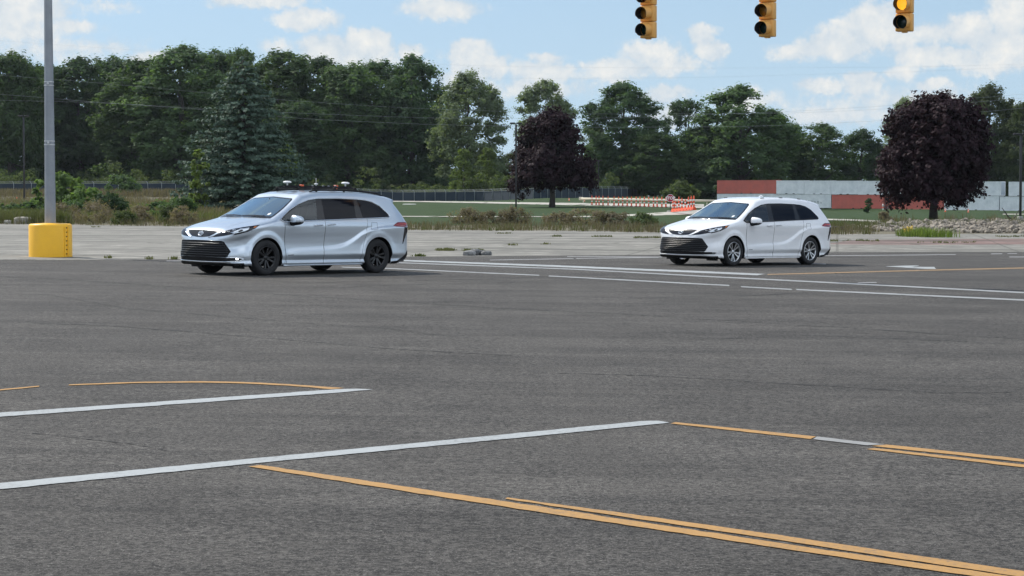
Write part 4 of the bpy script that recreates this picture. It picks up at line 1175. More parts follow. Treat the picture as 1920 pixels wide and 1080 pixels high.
        f.tube([Pp[0] + [0, 0, -.02], Pp[0] + [-.08, 0, .022], Pp[0] + [-.15, 0, .034], Pp[0] + [-.17, 0, -.02]], [.008, .016, .012, .014], 8)
        f.build("roof_antenna", paint, root)
        for s in (1, -1):
            c = MB()
            for x_ in (.1, -.65, -1.4):
                P0 = skin_line([(x_, s * .60), (x_ - .12, s * .60)], 'top', 4, .006); c.tube(P0, .012, 6)
            c.build("roof_clip", M_BLACK, root)
    # stand it on the cross-slope of the road
    gx, gy = loc[0], loc[1]; nrm = Vector((float(gz(gx - 1, gy) - gz(gx + 1, gy)) / 2, float(gz(gx, gy - 1) - gz(gx, gy + 1)) / 2, 1)).normalized()
    root.rotation_euler = (Vector((0, 0, 1)).rotation_difference(nrm).to_matrix() @ Matrix.Rotation(math.pi + yaw, 3, "Z")).to_euler()
    root.location = (gx, gy, float(gz(gx, gy)) + .008 - .005)
    return root

minivan('silver', "silver minivan with black wheels and roof-mounted antenna rack, driving left beside the yellow pole base", (-4.5999, 43.1224, .0876), .82215)
minivan('white', "plain white minivan with bright alloy wheels, in front of the stacked containers", (5.948, 52.7264, -.0633), .76855)

# ================================================================ trees and plants
def leaves(C, N, size, rng, kite=.36):
    """kite-shaped leaf clusters at C facing N"""
    n = len(C); R = rng.normal(size=(n, 3)); T = R - (R * N).sum(1, keepdims=True) * N
    T /= np.maximum(np.linalg.norm(T, axis=1, keepdims=True), 1e-6); B = np.cross(N, T); s = size[:, None]
    V = np.stack([C - T * s * .5, C + B * s * kite - T * s * .05, C + T * s * .55, C - B * s * kite], 1).reshape(-1, 3)
    return V, np.arange(4 * n).reshape(n, 4)

def norm(a): return a / np.maximum(np.linalg.norm(a, axis=1, keepdims=True), 1e-6)

def crown_points(rng, zb, H, prof, nc, per, rc, ls, flat=.75, droop=0.0, inner=.55):
    """clump centres inside an outline given as (height fraction, left, right, depth radius), and leaves on every clump"""
    P = np.array(prof, float); C = []; RC = []
    tries = 0
    rmax = P[:, 1:].max()
    while len(C) < nc and tries < nc * 60:
        tries += 1
        t = rng.uniform(0, 1); rl, rr, rd = (np.interp(t, P[:, 0], P[:, k]) for k in (1, 2, 3))
        if rng.uniform() > (max(rl, rr) / rmax) ** 1.2 + .05: continue
        a = rng.uniform(0, 2 * math.pi); cx, sy = math.cos(a), math.sin(a)
        r = math.hypot((rr if cx > 0 else rl) * cx, rd * sy); q = rc * rng.uniform(.55, 1.35)
        f = 1 - rng.uniform() ** 1.7 * inner
        r = max(r - q * .55, 0) * f
        C.append((r * cx, r * sy, zb + (H - zb) * t - (q * .5 if t > .9 else 0))); RC.append(q)
    C = np.array(C); RC = np.array(RC)
    # every clump carries sprays of leaves; the sprays stick out unevenly
    ns = 13; ci = np.repeat(np.arange(len(C)), ns); mid = np.array([0, 0, zb + (H - zb) * .45])
    outw = norm((C[ci] - mid) * np.array([1, 1, .8]))
    Ds = norm(rng.normal(size=(len(ci), 3)) + np.array([0, 0, .3]) + outw * .45)
    Sc = C[ci] + Ds * (RC[ci] * rng.uniform(.45, 1.22, len(ci)))[:, None] * np.array([1, 1, flat]); Sc[:, 2] -= droop * RC[ci] * rng.uniform(size=len(ci)) ** 2
    nl = (per / ns * (RC[ci] / rc) ** 2 * rng.uniform(.6, 1.4, len(ci))).astype(int) + 2
    idx = np.repeat(np.arange(len(ci)), nl); n = len(idx); q = RC[ci][idx][:, None]
    G = rng.normal(size=(n, 3)); pos = Sc[idx] + G * q * .17 + Ds[idx] * (rng.uniform(-.35, .30, (n, 1)) * q)
    N = norm(Ds[idx] * .55 + norm(G) * .45 + np.array([0, 0, .35]) + rng.normal(size=(n, 3)) * .32)
    V, F = leaves(pos, N, ls * rng.uniform(.55, 1.4, len(idx)), rng)
    return V, F, C, RC

M_BARK = mat("grey_bark", (.075, .065, .055), .9, var=.8, vscale=6)
M_BARKD = mat("dark_bark", (.040, .034, .030), .9, var=.8, vscale=6)

def trunk_mesh(rng, H, r0, C, n_limb=12, fork=.35, mat_=None, lean=0.0):
    b = MB(); pts = []; rs = []; x = y = 0.0
    for i in range(9):
        t = i / 8; pts.append((x, y, H * .86 * t)); rs.append(r0 * (1.25 - .25 * min(t * 8, 1)) * (1 - t) ** .8 + .03)
        x += rng.normal(0, .018) * H * .3 + lean * H / 8; y += rng.normal(0, .018) * H * .3
    b.tube(pts, rs, 9)
    for k in rng.choice(len(C), min(n_limb, len(C)), replace=False):
        c = C[k]; z0 = max(min(c[2] * rng.uniform(.45, .8), H * .7), H * fork * .6); i = min(int(z0 / (H * .86) * 8), 7)
        p0 = np.array(pts[i]) + (np.array(pts[i + 1]) - np.array(pts[i])) * (z0 / (H * .86) * 8 - i)
        m = p0 * .5 + c * .5 + np.array([0, 0, (c[2] - p0[2]) * .12]) + rng.normal(0, .02 * H, 3)
        r = max(rs[i] * .5, .05); b.tube([p0, p0 * .65 + m * .35, m, c * .75 + m * .25, c], [r, r * .8, r * .55, r * .35, r * .15], 6)
    return b.mesh("trunk", mat_ or M_BARK)

_leaf = {
    'dark': leaf_mat("dark_green_leaves", (.046, .080, .043), (.072, .116, .056)),
    'mid': leaf_mat("mid_green_leaves", (.060, .102, .047), (.094, .142, .062)),
    'pale': leaf_mat("pale_green_leaves", (.115, .150, .090), (.180, .220, .135)),
    'light': leaf_mat("light_green_leaves", (.115, .180, .062), (.160, .230, .085)),
    'olive': leaf_mat("olive_green_leaves", (.060, .085, .040), (.095, .115, .055)),
    'purple': leaf_mat("dark_purple_leaves", (.0200, .0098, .0140), (.031, .0145, .0200), trans=.18, vscale=.8),
    'spruce': leaf_mat("blue_green_needles", (.050, .082, .060), (.094, .136, .102), trans=.10, vscale=1.2),
    'brush': leaf_mat("dull_brown_leaves", (.112, .092, .067), (.150, .122, .088), trans=.3, vscale=1.0),
    'twig': leaf_mat("dry_brown_leaves", (.170, .138, .105), (.225, .185, .140), trans=.4, vscale=1.5),
    'yellow': leaf_mat("yellow_green_leaves", (.110, .160, .045), (.160, .200, .065)),
    'grass': leaf_mat("grass_blades", (.064, .078, .031), (.115, .112, .056), trans=.3, vscale=.6),
    'straw': leaf_mat("straw_blades", (.115, .098, .066), (.155, .130, .090), trans=.25, vscale=.6),
}

# prototypes, 30 m tall and about 16 m wide, foliage down to the ground at the edge of the wood
FULL = [(0, .85, .85, .85), (.12, .95, .92, .95), (.35, 1, .95, 1), (.6, .95, 1, .95), (.8, .75, .72, .7), (.93, .42, .45, .4), (1, .12, .15, .1)]
OPEN = [(0, .6, .65, .6), (.15, .8, .75, .8), (.4, 1, .8, .9), (.62, .8, 1, .9), (.82, .85, .7, .7), (.95, .45, .5, .4), (1, .2, .2, .2)]
ROUND = [(0, .45, .45, .45), (.15, .8, .8, .8), (.4, 1, 1, 1), (.65, .95, .95, .95), (.85, .72, .70, .7), (1, .25, .25, .25)]
SPIRE = [(0, .7, .7, .7), (.2, 1, .95, 1), (.5, .85, .8, .8), (.8, .5, .55, .5), (1, .12, .12, .12)]
_protos = []
def proto(seed, prof, zb, nc, per, rc, ls, H=30.0, Wd=8.0, r0=.55, limb=14, bark=None):
    rng = np.random.default_rng(seed)
    pf = [(t, a * Wd, b * Wd, d * Wd) for t, a, b, d in prof]
    V, F, C, RC = crown_points(rng, zb, H, pf, nc, per, rc, ls)
    return np_mesh("crown", V, F, _leaf['dark']), trunk_mesh(rng, H, r0, C, limb, mat_=bark)
PROTO = {
    'full': [proto(11, FULL, .4, 175, 260, 1.9, .52), proto(12, FULL, .4, 175, 260, 2.0, .50), proto(13, OPEN, .4, 160, 260, 1.9, .52)],
    'round': [proto(21, ROUND, 2.0, 175, 260, 1.75, .48), proto(22, OPEN, 2.0, 140, 250, 1.7, .48)],
    'open': [proto(31, OPEN, 6.0, 80, 190, 1.7, .50, limb=24)],
    'spire': [proto(41, SPIRE, .6, 110, 200, 1.6, .55, limb=6)],
}
_n = {}
def tree(name, px, top, wpx, d, kind, leaf, label, cat="tree", group=None, rz=None, base=None):
    k = _n.get(kind, 0); _n[kind] = k + 1
    cr, tr = PROTO[kind][k % len(PROTO[kind])]
    p = at_depth(px, d); zb = p[2] if base is None else row_z(base, d)
    H = row_z(top, d) - zb; wid = wpx / FPX * d
    r = thing(name, label, cat, (p[0], p[1], zb - .1), rz if rz is not None else random.Random(px).uniform(0, 6.28), group)
    r.scale = (wid / 15.5, wid / 15.5, H / 29.6)
    for nm, me, m in (("crown", cr, _leaf[leaf]), ("trunk", tr, None)):
        o = link(nm, me, r)
        if m: o.material_slots[0].link = 'OBJECT'; o.material_slots[0].material = m
    return r

WOOD = "trees of the wood behind the fence"
for a in [
    (-40, 118, 221, 452, 'full', 'mid', "broad tree at the extreme left, cut off by the picture edge"),
    (22, 98, 156, 430, 'full', 'mid', "tall green tree left of the grey light pole, crown rising above its neighbours"),
    (84, 122, 156, 470, 'full', 'dark', "dark tree directly behind the grey light pole"),
    (150, 112, 169, 470, 'full', 'dark', "dark tree with spiky top just right of the grey light pole"),
    (215, 106, 156, 480, 'full', 'dark', "dark tree in the gap between the pole and the big broad green tree"),
    (268, 112, 195, 440, 'full', 'mid', "broad green tree with a crown stepping down to the left, right of the dark gap"),
    (345, 91, 221, 432, 'full', 'mid', "biggest broad green tree of the wood, left of the spruce"),
    (405, 94, 169, 452, 'full', 'dark', "green tree just left of the spruce top"),
    (452, 84, 90, 446, 'open', 'mid', "thin see-through tree rising behind the spruce tip"),
    (528, 97, 195, 440, 'full', 'mid', "tall broad green tree just right of the spruce top"),
    (600, 112, 169, 446, 'full', 'dark', "dark green tree above the roof of the silver minivan"),
    (655, 120, 182, 436, 'full', 'mid', "rounded mid green tree above the rear of the silver minivan"),
    (715, 114, 169, 446, 'full', 'dark', "dark green tree next to the ragged tree at the right end of the wood"),
    (772, 108, 156, 440, 'full', 'dark', "ragged dark tree with a notch of sky, at the right end of the wood"),
    (560, 190, 169, 424, 'full', 'dark', "low dark tree in front of the wood, right of the spruce"),
    (800, 205, 60, 455, 'open', 'mid', "thin see-through tree showing sky, beside the pale grey-green tree"),
    (880, 141, 142, 418, 'round', 'pale', "pale grey-green rounded tree, brightest of all, standing between the wood and the left purple tree"),
    (870, 276, 60, 400, 'spire', 'yellow', "young yellow-green tree in front of the pale rounded tree, left one of two"),
    (915, 274, 66, 402, 'spire', 'yellow', "young yellow-green tree in front of the pale rounded tree, right one of two"),
    (1026, 156, 128, 470, 'round', 'pale', "pale green tree rising behind the left purple tree"),
    (965, 285, 80, 430, 'round', 'olive', "olive green tree partly behind the left purple tree and its thin pole"),
    (1166, 159, 178, 440, 'round', 'dark', "dark green tree with gaps of sky, right of the left purple tree"),
    (1110, 232, 70, 450, 'open', 'pale', "pale loose tree in the gap behind the right edge of the left purple tree"),
    (1288, 182, 110, 470, 'open', 'dark', "dark tree with loose top beside the gap of sky above the stop sign"),
    (1225, 248, 130, 430, 'round', 'mid', "low rounded green tree above the stop sign"),
    (1330, 235, 150, 440, 'full', 'dark', "dark green tree left of the containers"),
    (1388, 164, 195, 436, 'full', 'mid', "tall broad green tree behind the left end of the containers"),
    (1462, 226, 130, 450, 'full', 'dark', "dark tree behind the containers, at the foot of the tall broad tree"),
    (1535, 235, 124, 446, 'round', 'mid', "small rounded tree behind the containers with a lighter top"),
    (1612, 246, 110, 452, 'round', 'dark', "small dark tree behind the containers, left of the right purple tree"),
    (1694, 188, 90, 446, 'round', 'pale', "pale tree showing along the left edge of the right purple tree"),
    (1690, 280, 90, 440, 'full', 'dark', "dark low tree behind the containers, hidden mostly by the right purple tree"),
    (1852, 165, 130, 446, 'round', 'olive', "green tree showing along the upper right edge of the right purple tree"),
    (1915, 196, 110, 440, 'round', 'olive', "tree at the right edge of the picture behind the thin dark pole"),
    (1990, 180, 130, 450, 'full', 'mid', "broad tree just beyond the right edge of the picture"),
]:
    tree("broadleaf_tree", *a, group=WOOD)

# the deep wood behind the edge trees, and the undergrowth along the fence
def mass(name, m, seed, items, per, rc, ls, zsq=.7):
    rng = np.random.default_rng(seed); Vs = []; Fs = []; b = 0
    for (x, y, z) in items:
        n = per; D = norm(rng.normal(size=(n, 3)) + np.array([0, 0, .2])); q = rc * rng.uniform(.6, 1.3)
        pos = np.array([x, y, z]) + D * q * (1 - .4 * rng.uniform(size=(n, 1))) * np.array([1, 1, zsq])
        V, F = leaves(pos, norm(D + rng.normal(size=D.shape) * .5 + [0, 0, .25]), ls * rng.uniform(.6, 1.4, n), rng)
        Vs.append(V); Fs.append(F + b); b += len(V)
    return tag(link(name, np_mesh(name, np.vstack(Vs), np.vstack(Fs), m)), kind='stuff')

def tops(px): return np.interp(px, [-300, 800, 830, 850, 1080, 1130, 1500, 1640, 1760, 2200], [132, 128, 230, 330, 330, 262, 255, 290, 235, 225])
_r = np.random.default_rng(77); items = []
for _ in range(1100):
    px = _r.uniform(-900, 2700); d = _r.uniform(470, 520); tp = tops(px) + 14
    p = at_depth(px, d); items.append((p[0], p[1], _r.uniform(p[2], row_z(tp, d))))
mass("deep_woodland", _leaf['dark'], 5, items, 90, 3.0, .85)
for _ in range(700):
    px = _r.uniform(-700, 2500); d = _r.uniform(490, 540); p = at_depth(px, d); items.append((p[0], p[1], p[2] + _r.uniform(0, 9)))
mass("deep_woodland", _leaf['dark'], 15, items[1100:], 70, 3.0, .9)
items = []
fence_d = lambda px: np.interp(px, [-200, 340, 740, 905, 1000, 1060, 1150, 1200, 1300, 1420], [404, 404, 402, 390, 369, 369, 411, 446, 446, 450])
for _ in range(330):
    px = _r.uniform(-150, 1420); d = float(fence_d(px)) + _r.uniform(4, 18); p = at_depth(px, d); h = _r.uniform(.5, 3.6) * (1.1 + .7 * math.sin(px * .02) * math.sin(px * .047)); items.append((p[0], p[1], p[2] + max(h, .4)))
mass("undergrowth", _leaf['olive'], 6, items, 80, 1.5, .42)

# ---- purple trees
def special(name, seed, px, d, top, base, prof, zb, nc, per, rc, ls, leaf, label, r0, bark, limb=16, droop=.5, inner=.6, fork=.3):
    rng = np.random.default_rng(seed); p = at_depth(px, d); z0 = row_z(base, d); H = row_z(top, d) - z0
    s = d / FPX
    pf = [(t, a * s, b * s, dd * s) for t, a, b, dd in prof]
    V, F, C, RC = crown_points(rng, zb * H, H, pf, nc, per, rc, ls, droop=droop, inner=inner)
    r = thing(name, label, "tree", (p[0], p[1], min(z0, p[2]) - .02))
    link("crown", np_mesh("crown", V, F, _leaf[leaf]), r)
    link("trunk", trunk_mesh(rng, H, r0, C, limb, fork, bark), r)
    return r
special("purple_maple", 101, 1035, 224, 196, 386.5,
        [(0, 78, 70, 70), (.06, 86, 80, 80), (.2, 82, 80, 80), (.38, 68, 66, 66), (.55, 60, 54, 55), (.75, 56, 40, 46), (.9, 42, 26, 32), (1, 18, 12, 14)],
        .22, 165, 230, .95, .30, 'purple', "dark purple cone-shaped maple on the lawn, left of the stop sign", .28, M_BARK, 18, .5, .6)
special("purple_maple", 102, 1750, 160, 172, 412,
        [(0, 66, 72, 66), (.05, 94, 86, 86), (.18, 106, 97, 96), (.4, 99, 97, 97), (.6, 98, 100, 98), (.8, 78, 90, 80), (.93, 52, 66, 56), (1, 22, 34, 24)],
        .20, 245, 230, .85, .27, 'purple', "big round dark purple maple in front of the containers", .30, M_BARKD, 22, .9, .6)
# a stray low branch of green leaves at the trunk
def spruce(px, d, top, base, wpx, label):
    rng = np.random.default_rng(9); p = at_depth(px, d); z0 = p[2]; H = row_z(top, d) - z0; R = wpx / 2 * d / FPX
    r = thing("spruce_tree", label, "tree", (p[0], p[1], z0 - .05))
    Cs = []; Ns = []; Ss = []; tw = MB()
    tw.tube([(0, 0, 0), (.05, .02, H * .5), (0, 0, H * .98)], [.24, .15, .02], 8)
    z = .3
    while z < H - .25:
        t = z / H; L0 = R * min(1.0, (1 - t) ** .72 * 1.10) * (1 if t > .06 else .9)
        nb = max(4, int(5 + 12 * (1 - t)))
        a0 = rng.uniform(0, 6.28)
        for i in range(nb):
            a = a0 + 2 * math.pi * i / nb + rng.normal(0, .18); L = L0 * rng.uniform(.72, 1.16); zz = z + rng.normal(0, .14)
            dirv = np.array([math.cos(a), math.sin(a), 0]); ortho = np.array([-math.sin(a), math.cos(a), 0])
            n = max(4, int(L / .085))
            u = np.sqrt(rng.uniform(.06, 1, n)); sag = -.34 * L * u * (1 - .55 * u) + .10 * L * t
            w = (.10 + .42 * L * .42 * u * (1.12 - u)) * rng.uniform(-1, 1, n)
            pos = dirv * (u * L)[:, None] + ortho * w[:, None]; pos[:, 2] += zz + sag - np.abs(w) * .22 - rng.uniform(0, .16, n)
            Cs.append(pos); nn = np.tile([0, 0, 1.0], (n, 1)) * .65 + dirv * .55 + ortho * (np.sign(w) * .35)[:, None] + rng.normal(size=(n, 3)) * .42
            Ns.append(norm(nn)); Ss.append(rng.uniform(.20, .44, n))
            if i % 2 == 0: tw.tube([(0, 0, zz), tuple(dirv * L * .5 + [0, 0, zz - .16 * L]), tuple(dirv * L * .92 + [0, 0, zz - .15 * L])], [.035, .02, .008], 4)
        z += rng.uniform(.20, .32) * (1.05 - .3 * t)
    V, F = leaves(np.vstack(Cs), np.vstack(Ns), np.concatenate(Ss), rng, .30)
    link("crown", np_mesh("crown", V, F, _leaf['spruce']), r); link("trunk", tw.mesh("trunk", M_BARKD), r)
spruce(457, 178, 100, 404, 278, "big blue-green spruce behind the front of the silver minivan")

# ---- shrubs and brush
def bush(name, px, d, hpx, wpx, leaf, label, seed, cat="shrub", ls=.16, per=90, nc=40, group=None, base=0.0):
    rng = np.random.default_rng(seed); p = at_depth(px, d); s = d / FPX; H = hpx * s * 1.16; Wd = wpx / 2 * s * 1.2
    V, F, C, RC = crown_points(rng, .02 * H, H, [(0, .55 * Wd, .6 * Wd, .6 * Wd), (.25, .95 * Wd, Wd, Wd), (.55, Wd, .9 * Wd, .9 * Wd), (.8, .7 * Wd, .75 * Wd, .7 * Wd), (1, .25 * Wd, .3 * Wd, .25 * Wd)], nc, per, max(min(Wd, H) * .28, .1), ls, inner=.8)
    r = thing(name, label, cat, (p[0], p[1], p[2] - .05 + base), 0, group)
    link("foliage", np_mesh("foliage", V, F, _leaf[leaf]), r)
    b = MB()
    for k in range(7):
        c = C[rng.integers(len(C))]; b.tube([(c[0] * .1, c[1] * .1, 0), tuple(c * .5 + rng.normal(0, .05 * H, 3) * [1, 1, 0]), tuple(c)], [.035, .022, .01], 5)
    link("stem", b.mesh("stem", M_BARKD), r); return r

bush("leafy_shrub", 122, 172, 66, 62, 'light', "tall light green leafy shrub just right of the grey light pole", 31, ls=.30, per=70, nc=46)
bush("leafy_shrub", 78, 176, 54, 34, 'light', "light green shrub peeping out left of the grey light pole", 32, ls=.28, per=60, nc=24)
bush("leafy_shrub", 160, 165, 44, 60, 'light', "spreading green shrub between the tall leafy shrub and the dark round bush", 33, ls=.26, per=70, nc=34)
bush("round_bush", 204, 150, 38, 68, 'dark', "dark green round bush left of the spruce, above the brown shrubs", 34, ls=.2, per=120, nc=46)
bush("low_hedge", 30, 150, 22, 130, 'mid', "low green thicket at the left edge behind the yellow pole base", 35, ls=.2, per=110, nc=50)
bush("low_hedge", 300, 160, 22, 70, 'mid', "low green thicket at the left foot of the spruce", 36, ls=.2, per=90, nc=40)
bush("sapling", 374, 172, 106, 34, 'yellow', "yellow-green sapling along the left edge of the spruce", 37, ls=.26, per=60, nc=34)
bush("sapling", 540, 186, 112, 46, 'yellow', "yellow-green sapling behind the right edge of the spruce", 38, ls=.26, per=50, nc=30)
bush("leafy_shrub", 1275, 262, 36, 58, 'olive', "grey-green bush behind the orange delineators, right of the stop sign", 39, ls=.34, per=70, nc=40)
bush("round_bush", 1628, 300, 24, 16, 'dark', "small dark conical bush on the grass in front of the red container", 40, ls=.2, per=60, nc=26)
bush("leafy_shrub", 230, 330, 32, 60, 'mid', "green bush beyond the fence, left of the spruce", 41, ls=.4, per=60, nc=30)
for i, (px, d, h, w, lf, lb) in enumerate([
    (140, 150, 26, 60, 'mid', "mid green shrub under the tall leafy one, right of the grey pole"),
    (262, 152, 20, 50, 'mid', "low mid green shrub between the dark round bush and the spruce"),
    (335, 150, 30, 60, 'mid', "green shrub at the left foot of the spruce, above the hood of the silver minivan"),
    (8, 140, 16, 60, 'light', "light green low shrub in the far left corner of the field"),
    (62, 138, 15, 50, 'mid', "low green shrub directly behind the grey pole"),
    (285, 140, 14, 46, 'light', "light green low shrub in the weeds left of the silver minivan")]):
    bush("leafy_shrub", px, d, h, w, lf, lb, 90 + i, ls=.17, per=100, nc=40)
DRY = "brown weedy shrubs along the far edge of the lot"
for i, (px, d, h, w, lf, lb) in enumerate([
    (122, 128, 30, 56, 'twig', "brown shrub just right of the grey pole, under the leafy green shrub"),
    (180, 126, 34, 74, 'twig', "brown bushy shrub below the dark round bush"),
    (236, 122, 22, 44, 'olive', "low grey-green shrub right of the brown bushy ones"),
    (262, 128, 28, 46, 'twig', "brown shrub midway between the light pole and the silver minivan"),
    (318, 124, 30, 40, 'olive', "grey-green shrub left of the hood of the silver minivan"),
    (345, 122, 30, 46, 'twig', "brown shrub touching the hood line of the silver minivan"),
    (878, 126, 27, 60, 'twig', "tall brown clump of weeds left of the thin dark pole"),
    (926, 126, 22, 64, 'straw', "straw-coloured clump of weeds between two brown clumps"),
    (968, 125, 30, 54, 'twig', "brown clump of weeds at the foot of the thin dark pole"),
    (1050, 122, 20, 56, 'twig', "low brown clump of weeds below the left purple tree"),
    (1096, 122, 25, 84, 'twig', "broad brown clump of weeds right of the thin dark pole"),
    (1152, 122, 20, 50, 'straw', "straw-coloured clump of weeds right of the broad brown clump"),
    (1208, 120, 20, 44, 'olive', "grey-green clump of weeds nearest to the nose of the white minivan"),
    (1660, 128, 24, 30, 'twig', "wispy brown shrub by the path right of the white minivan")]):
    bush("weedy_shrub", px, d, h, w, lf, lb, 60 + i, ls=.075, per=80, nc=44, group=DRY)

def blades(name, m, seed, P, h, w, per, lean=.5, spread=.15, kind='stuff', label=None, cat=None):
    """upright bent blades round the points P (x, y)"""
    rng = np.random.default_rng(seed); P = np.repeat(np.asarray(P), per, 0); n = len(P)
    P = P + rng.normal(0, spread, P.shape); z = gz(P[:, 0], P[:, 1]); a = rng.uniform(0, 6.28, n)
    H = h * rng.uniform(.35, 1.25, n); ww = w * rng.uniform(.6, 1.4, n); d = np.stack([np.cos(a), np.sin(a)], 1); t = np.stack([-d[:, 1], d[:, 0]], 1)
    l1 = H * lean * rng.uniform(.0, .5, n); l2 = l1 * 2.4
    b = np.column_stack([P, z - .02]); m1 = np.column_stack([P + d * l1[:, None], z + H * .6]); m2 = np.column_stack([P + d * l2[:, None], z + H])
    T = np.column_stack([t * ww[:, None] / 2, np.zeros(n)])
    V = np.stack([b - T, b + T, m1 + T * .8, m1 - T * .8, m2 + T * .15, m2 - T * .15], 1).reshape(-1, 3)
    i = np.arange(n)[:, None] * 6; F = np.vstack([i + [0, 1, 2, 3], i + [3, 2, 4, 5]])
    return tag(link(name, np_mesh(name, V, F, m)), label, cat, None, kind)

def band(n, px0, px1, lo, hi, seed):
    """points at pixel columns px0..px1 and distances lo..hi past the edge of the lot"""
    r = np.random.default_rng(seed); out = []
    while len(out) < n:
        px = r.uniform(px0, px1); d0 = on_edge(px); d = d0 + lo + (hi - lo) * r.uniform() ** 1.3; out.append(((px - CX) / FPX * d, d))
    return np.array(out)
_ex = np.arange(-100, 2101, 20.); _ed = []
for _px in _ex:
    y_ = 100.
    for _ in range(12): y_ = float(y_conc((_px - CX) / FPX * y_))
    _ed.append(y_)
on_edge = lambda px: float(np.interp(px, _ex, _ed))
blades("dry_weeds", _leaf['straw'], 70, band(900, -60, 1640, -1.0, 16, 71), .36, .024, 7)
blades("weeds", _leaf['grass'], 72, band(520, -60, 1640, -1.5, 18, 73), .26, .028, 7)
blades("brown_weeds", _leaf['brush'], 74, band(380, -60, 1640, 0, 16, 75), .52, .020, 6)
blades("tall_grass", _leaf['grass'], 76, band(900, -60, 130, 1, 14, 77), .75, .035, 8)
blades("field_brush", _leaf['brush'], 78, band(1500, -100, 420, 34, 150, 79), .65, .08, 7, spread=.5)
_fr = np.random.default_rng(91)
blades("field_brush", _leaf['brush'], 92, [at_depth(_fr.uniform(-100, 400), _fr.uniform(300, 396))[:2] for _ in range(1100)], 1.0, .12, 7, spread=.6)
blades("field_grass", _leaf['grass'], 80, band(1500, -100, 420, 14, 110, 81), .6, .07, 7, spread=.4)
blades("rough_grass", _leaf['grass'], 82, band(900, 1560, 2050, 14, 40, 83), .45, .03, 6)
# growth in the joints of the concrete
def patch_pts(cx, cy, w, h, n, seed):
    r = np.random.default_rng(seed); return [on_ground(cx + r.uniform(-w, w), cy + r.uniform(-h, h))[:2] for _ in range(n)]
blades("joint_grass", _leaf['grass'], 84, patch_pts(835, 469.6, 17, .8, 60, 1) + patch_pts(888, 471, 16, 1.0, 70, 2) + patch_pts(787, 480.6, 9, .3, 16, 3) +
       patch_pts(1040, 443.5, 9, .4, 14, 4) + patch_pts(1130, 444, 20, .5, 24, 5) + patch_pts(1215, 446, 24, .6, 40, 6) + patch_pts(945, 438, 14, .4, 14, 7) +
       patch_pts(205, 484, 3, .5, 6, 8) + patch_pts(278, 486, 4, .6, 6, 9) + patch_pts(326, 486, 6, .6, 10, 10) + patch_pts(180, 426, 8, .5, 10, 11) + patch_pts(962, 460, 8, .3, 8, 12) + patch_pts(1022, 458, 6, .3, 6, 13) +
       patch_pts(1780, 455, 60, 1, 30, 15) + patch_pts(1600, 452, 50, 1, 40, 16) + patch_pts(1900, 444, 30, 1, 30, 17) + patch_pts(820, 430, 70, .8, 60, 18), .075, .02, 7, spread=.05)
blades("flowering_weeds", _leaf['yellow'], 86, patch_pts(1715, 443, 28, 1.4, 60, 21) + patch_pts(1760, 444.5, 30, .8, 26, 22), .36, .03, 10, spread=.12)
blades("stone_weeds", _leaf['brush'], 88, patch_pts(1862, 424, 8, 1.5, 14, 23) + patch_pts(1895, 426, 8, 1.5, 12, 24) + patch_pts(1800, 418, 40, 1.5, 26, 25) + patch_pts(1680, 424, 30, 2, 26, 26), .7, .03, 8, spread=.15)
b_ = np.random.default_rng(4)
_c = np.array(patch_pts(1702, 441.5, 9, 1.2, 120, 27)); _V, _F = leaves(np.column_stack([_c, gz(_c[:, 0], _c[:, 1]) + b_.uniform(.15, .4, len(_c))]), norm(b_.normal(size=(len(_c), 3)) + [0, -.4, .6]), np.full(len(_c), .10), b_)
tag(link("yellow_blossoms", np_mesh("yellow_blossoms", _V, _F, mat("yellow_blossom", (.42, .27, .02), .6))), kind='stuff')

# ---- heap of broken stone at the right
def rubble(seed, n):
    rng = np.random.default_rng(seed); bm = bmesh.new(); bmesh.ops.create_icosphere(bm, subdivisions=1, radius=1)
    bv = np.array([v.co[:] for v in bm.verts]); bf = np.array([[v.index for v in f.verts] for f in bm.faces]); bm.free()
    Vs = []; Fs = []; k = 0; m = 0
    while k < n:
        px = rng.uniform(1585, 2010); d = rng.uniform(96, 131); x = (px - CX) / FPX * d
        near = np.interp(px, [1585, 1650, 1740, 1830, 2010], [116, 106, 102, 98, 97])
        if d < near or d > np.interp(px, [1585, 1700, 2010], [120, 128, 131]): continue
        hgt = .22 * sst(0, 10, d - near) * sst(1580, 1760, px) + .12 * math.sin(x * 1.1) * math.sin(d * .7)
        s = rng.lognormal(-2.38, .42); J = bv * (1 + rng.normal(0, .16, bv.shape)) * rng.uniform(.55, 1.2, 3) * [1, 1, .75] * s
        a, b = rng.uniform(0, 6.28), rng.normal(0, .5); R = np.array(Matrix.Rotation(a, 3, 'Z') @ Matrix.Rotation(b, 3, 'X'))
        Vs.append(J @ R.T + [x, d, float(gz(x, d)) + max(hgt, 0) + rng.uniform(-.05, .10)]); Fs.append(bf + m); m += len(bv); k += 1
    mt = mat("broken_stone", (.30, .26, .21), .85, var=.95, vscale=2.2, col2=(.10, .088, .072))
    tag(link("rubble", np_mesh("rubble", np.vstack(Vs), np.vstack(Fs), mt)), kind='stuff')
rubble(5, 7600)
def slab(name, px, py, sx, sy, sz, rz, label, seed, m=None):
    rng = np.random.default_rng(seed); p = on_ground(px, py); b = MB(); bm = bmesh.new(); bmesh.ops.create_icosphere(bm, subdivisions=2, radius=.5)
    V = []
    for v in bm.verts:
        c = np.array(v.co[:]); c = np.sign(c) * np.abs(c * 2) ** .6 * .5 * (1 + rng.normal(0, .05, 3)); V.append(c * [sx, sy, sz])
    bm.verts.index_update(); b.add(V, [[v.index for v in f.verts] for f in bm.faces], 0, False); bm.free()
    o = b.build(name, m or mat("weathered_slab", (.36, .34, .29), .9, var=.7, vscale=3), None, (p[0], p[1], p[2] + sz * .28), rz); return tag(o, label, "stone")
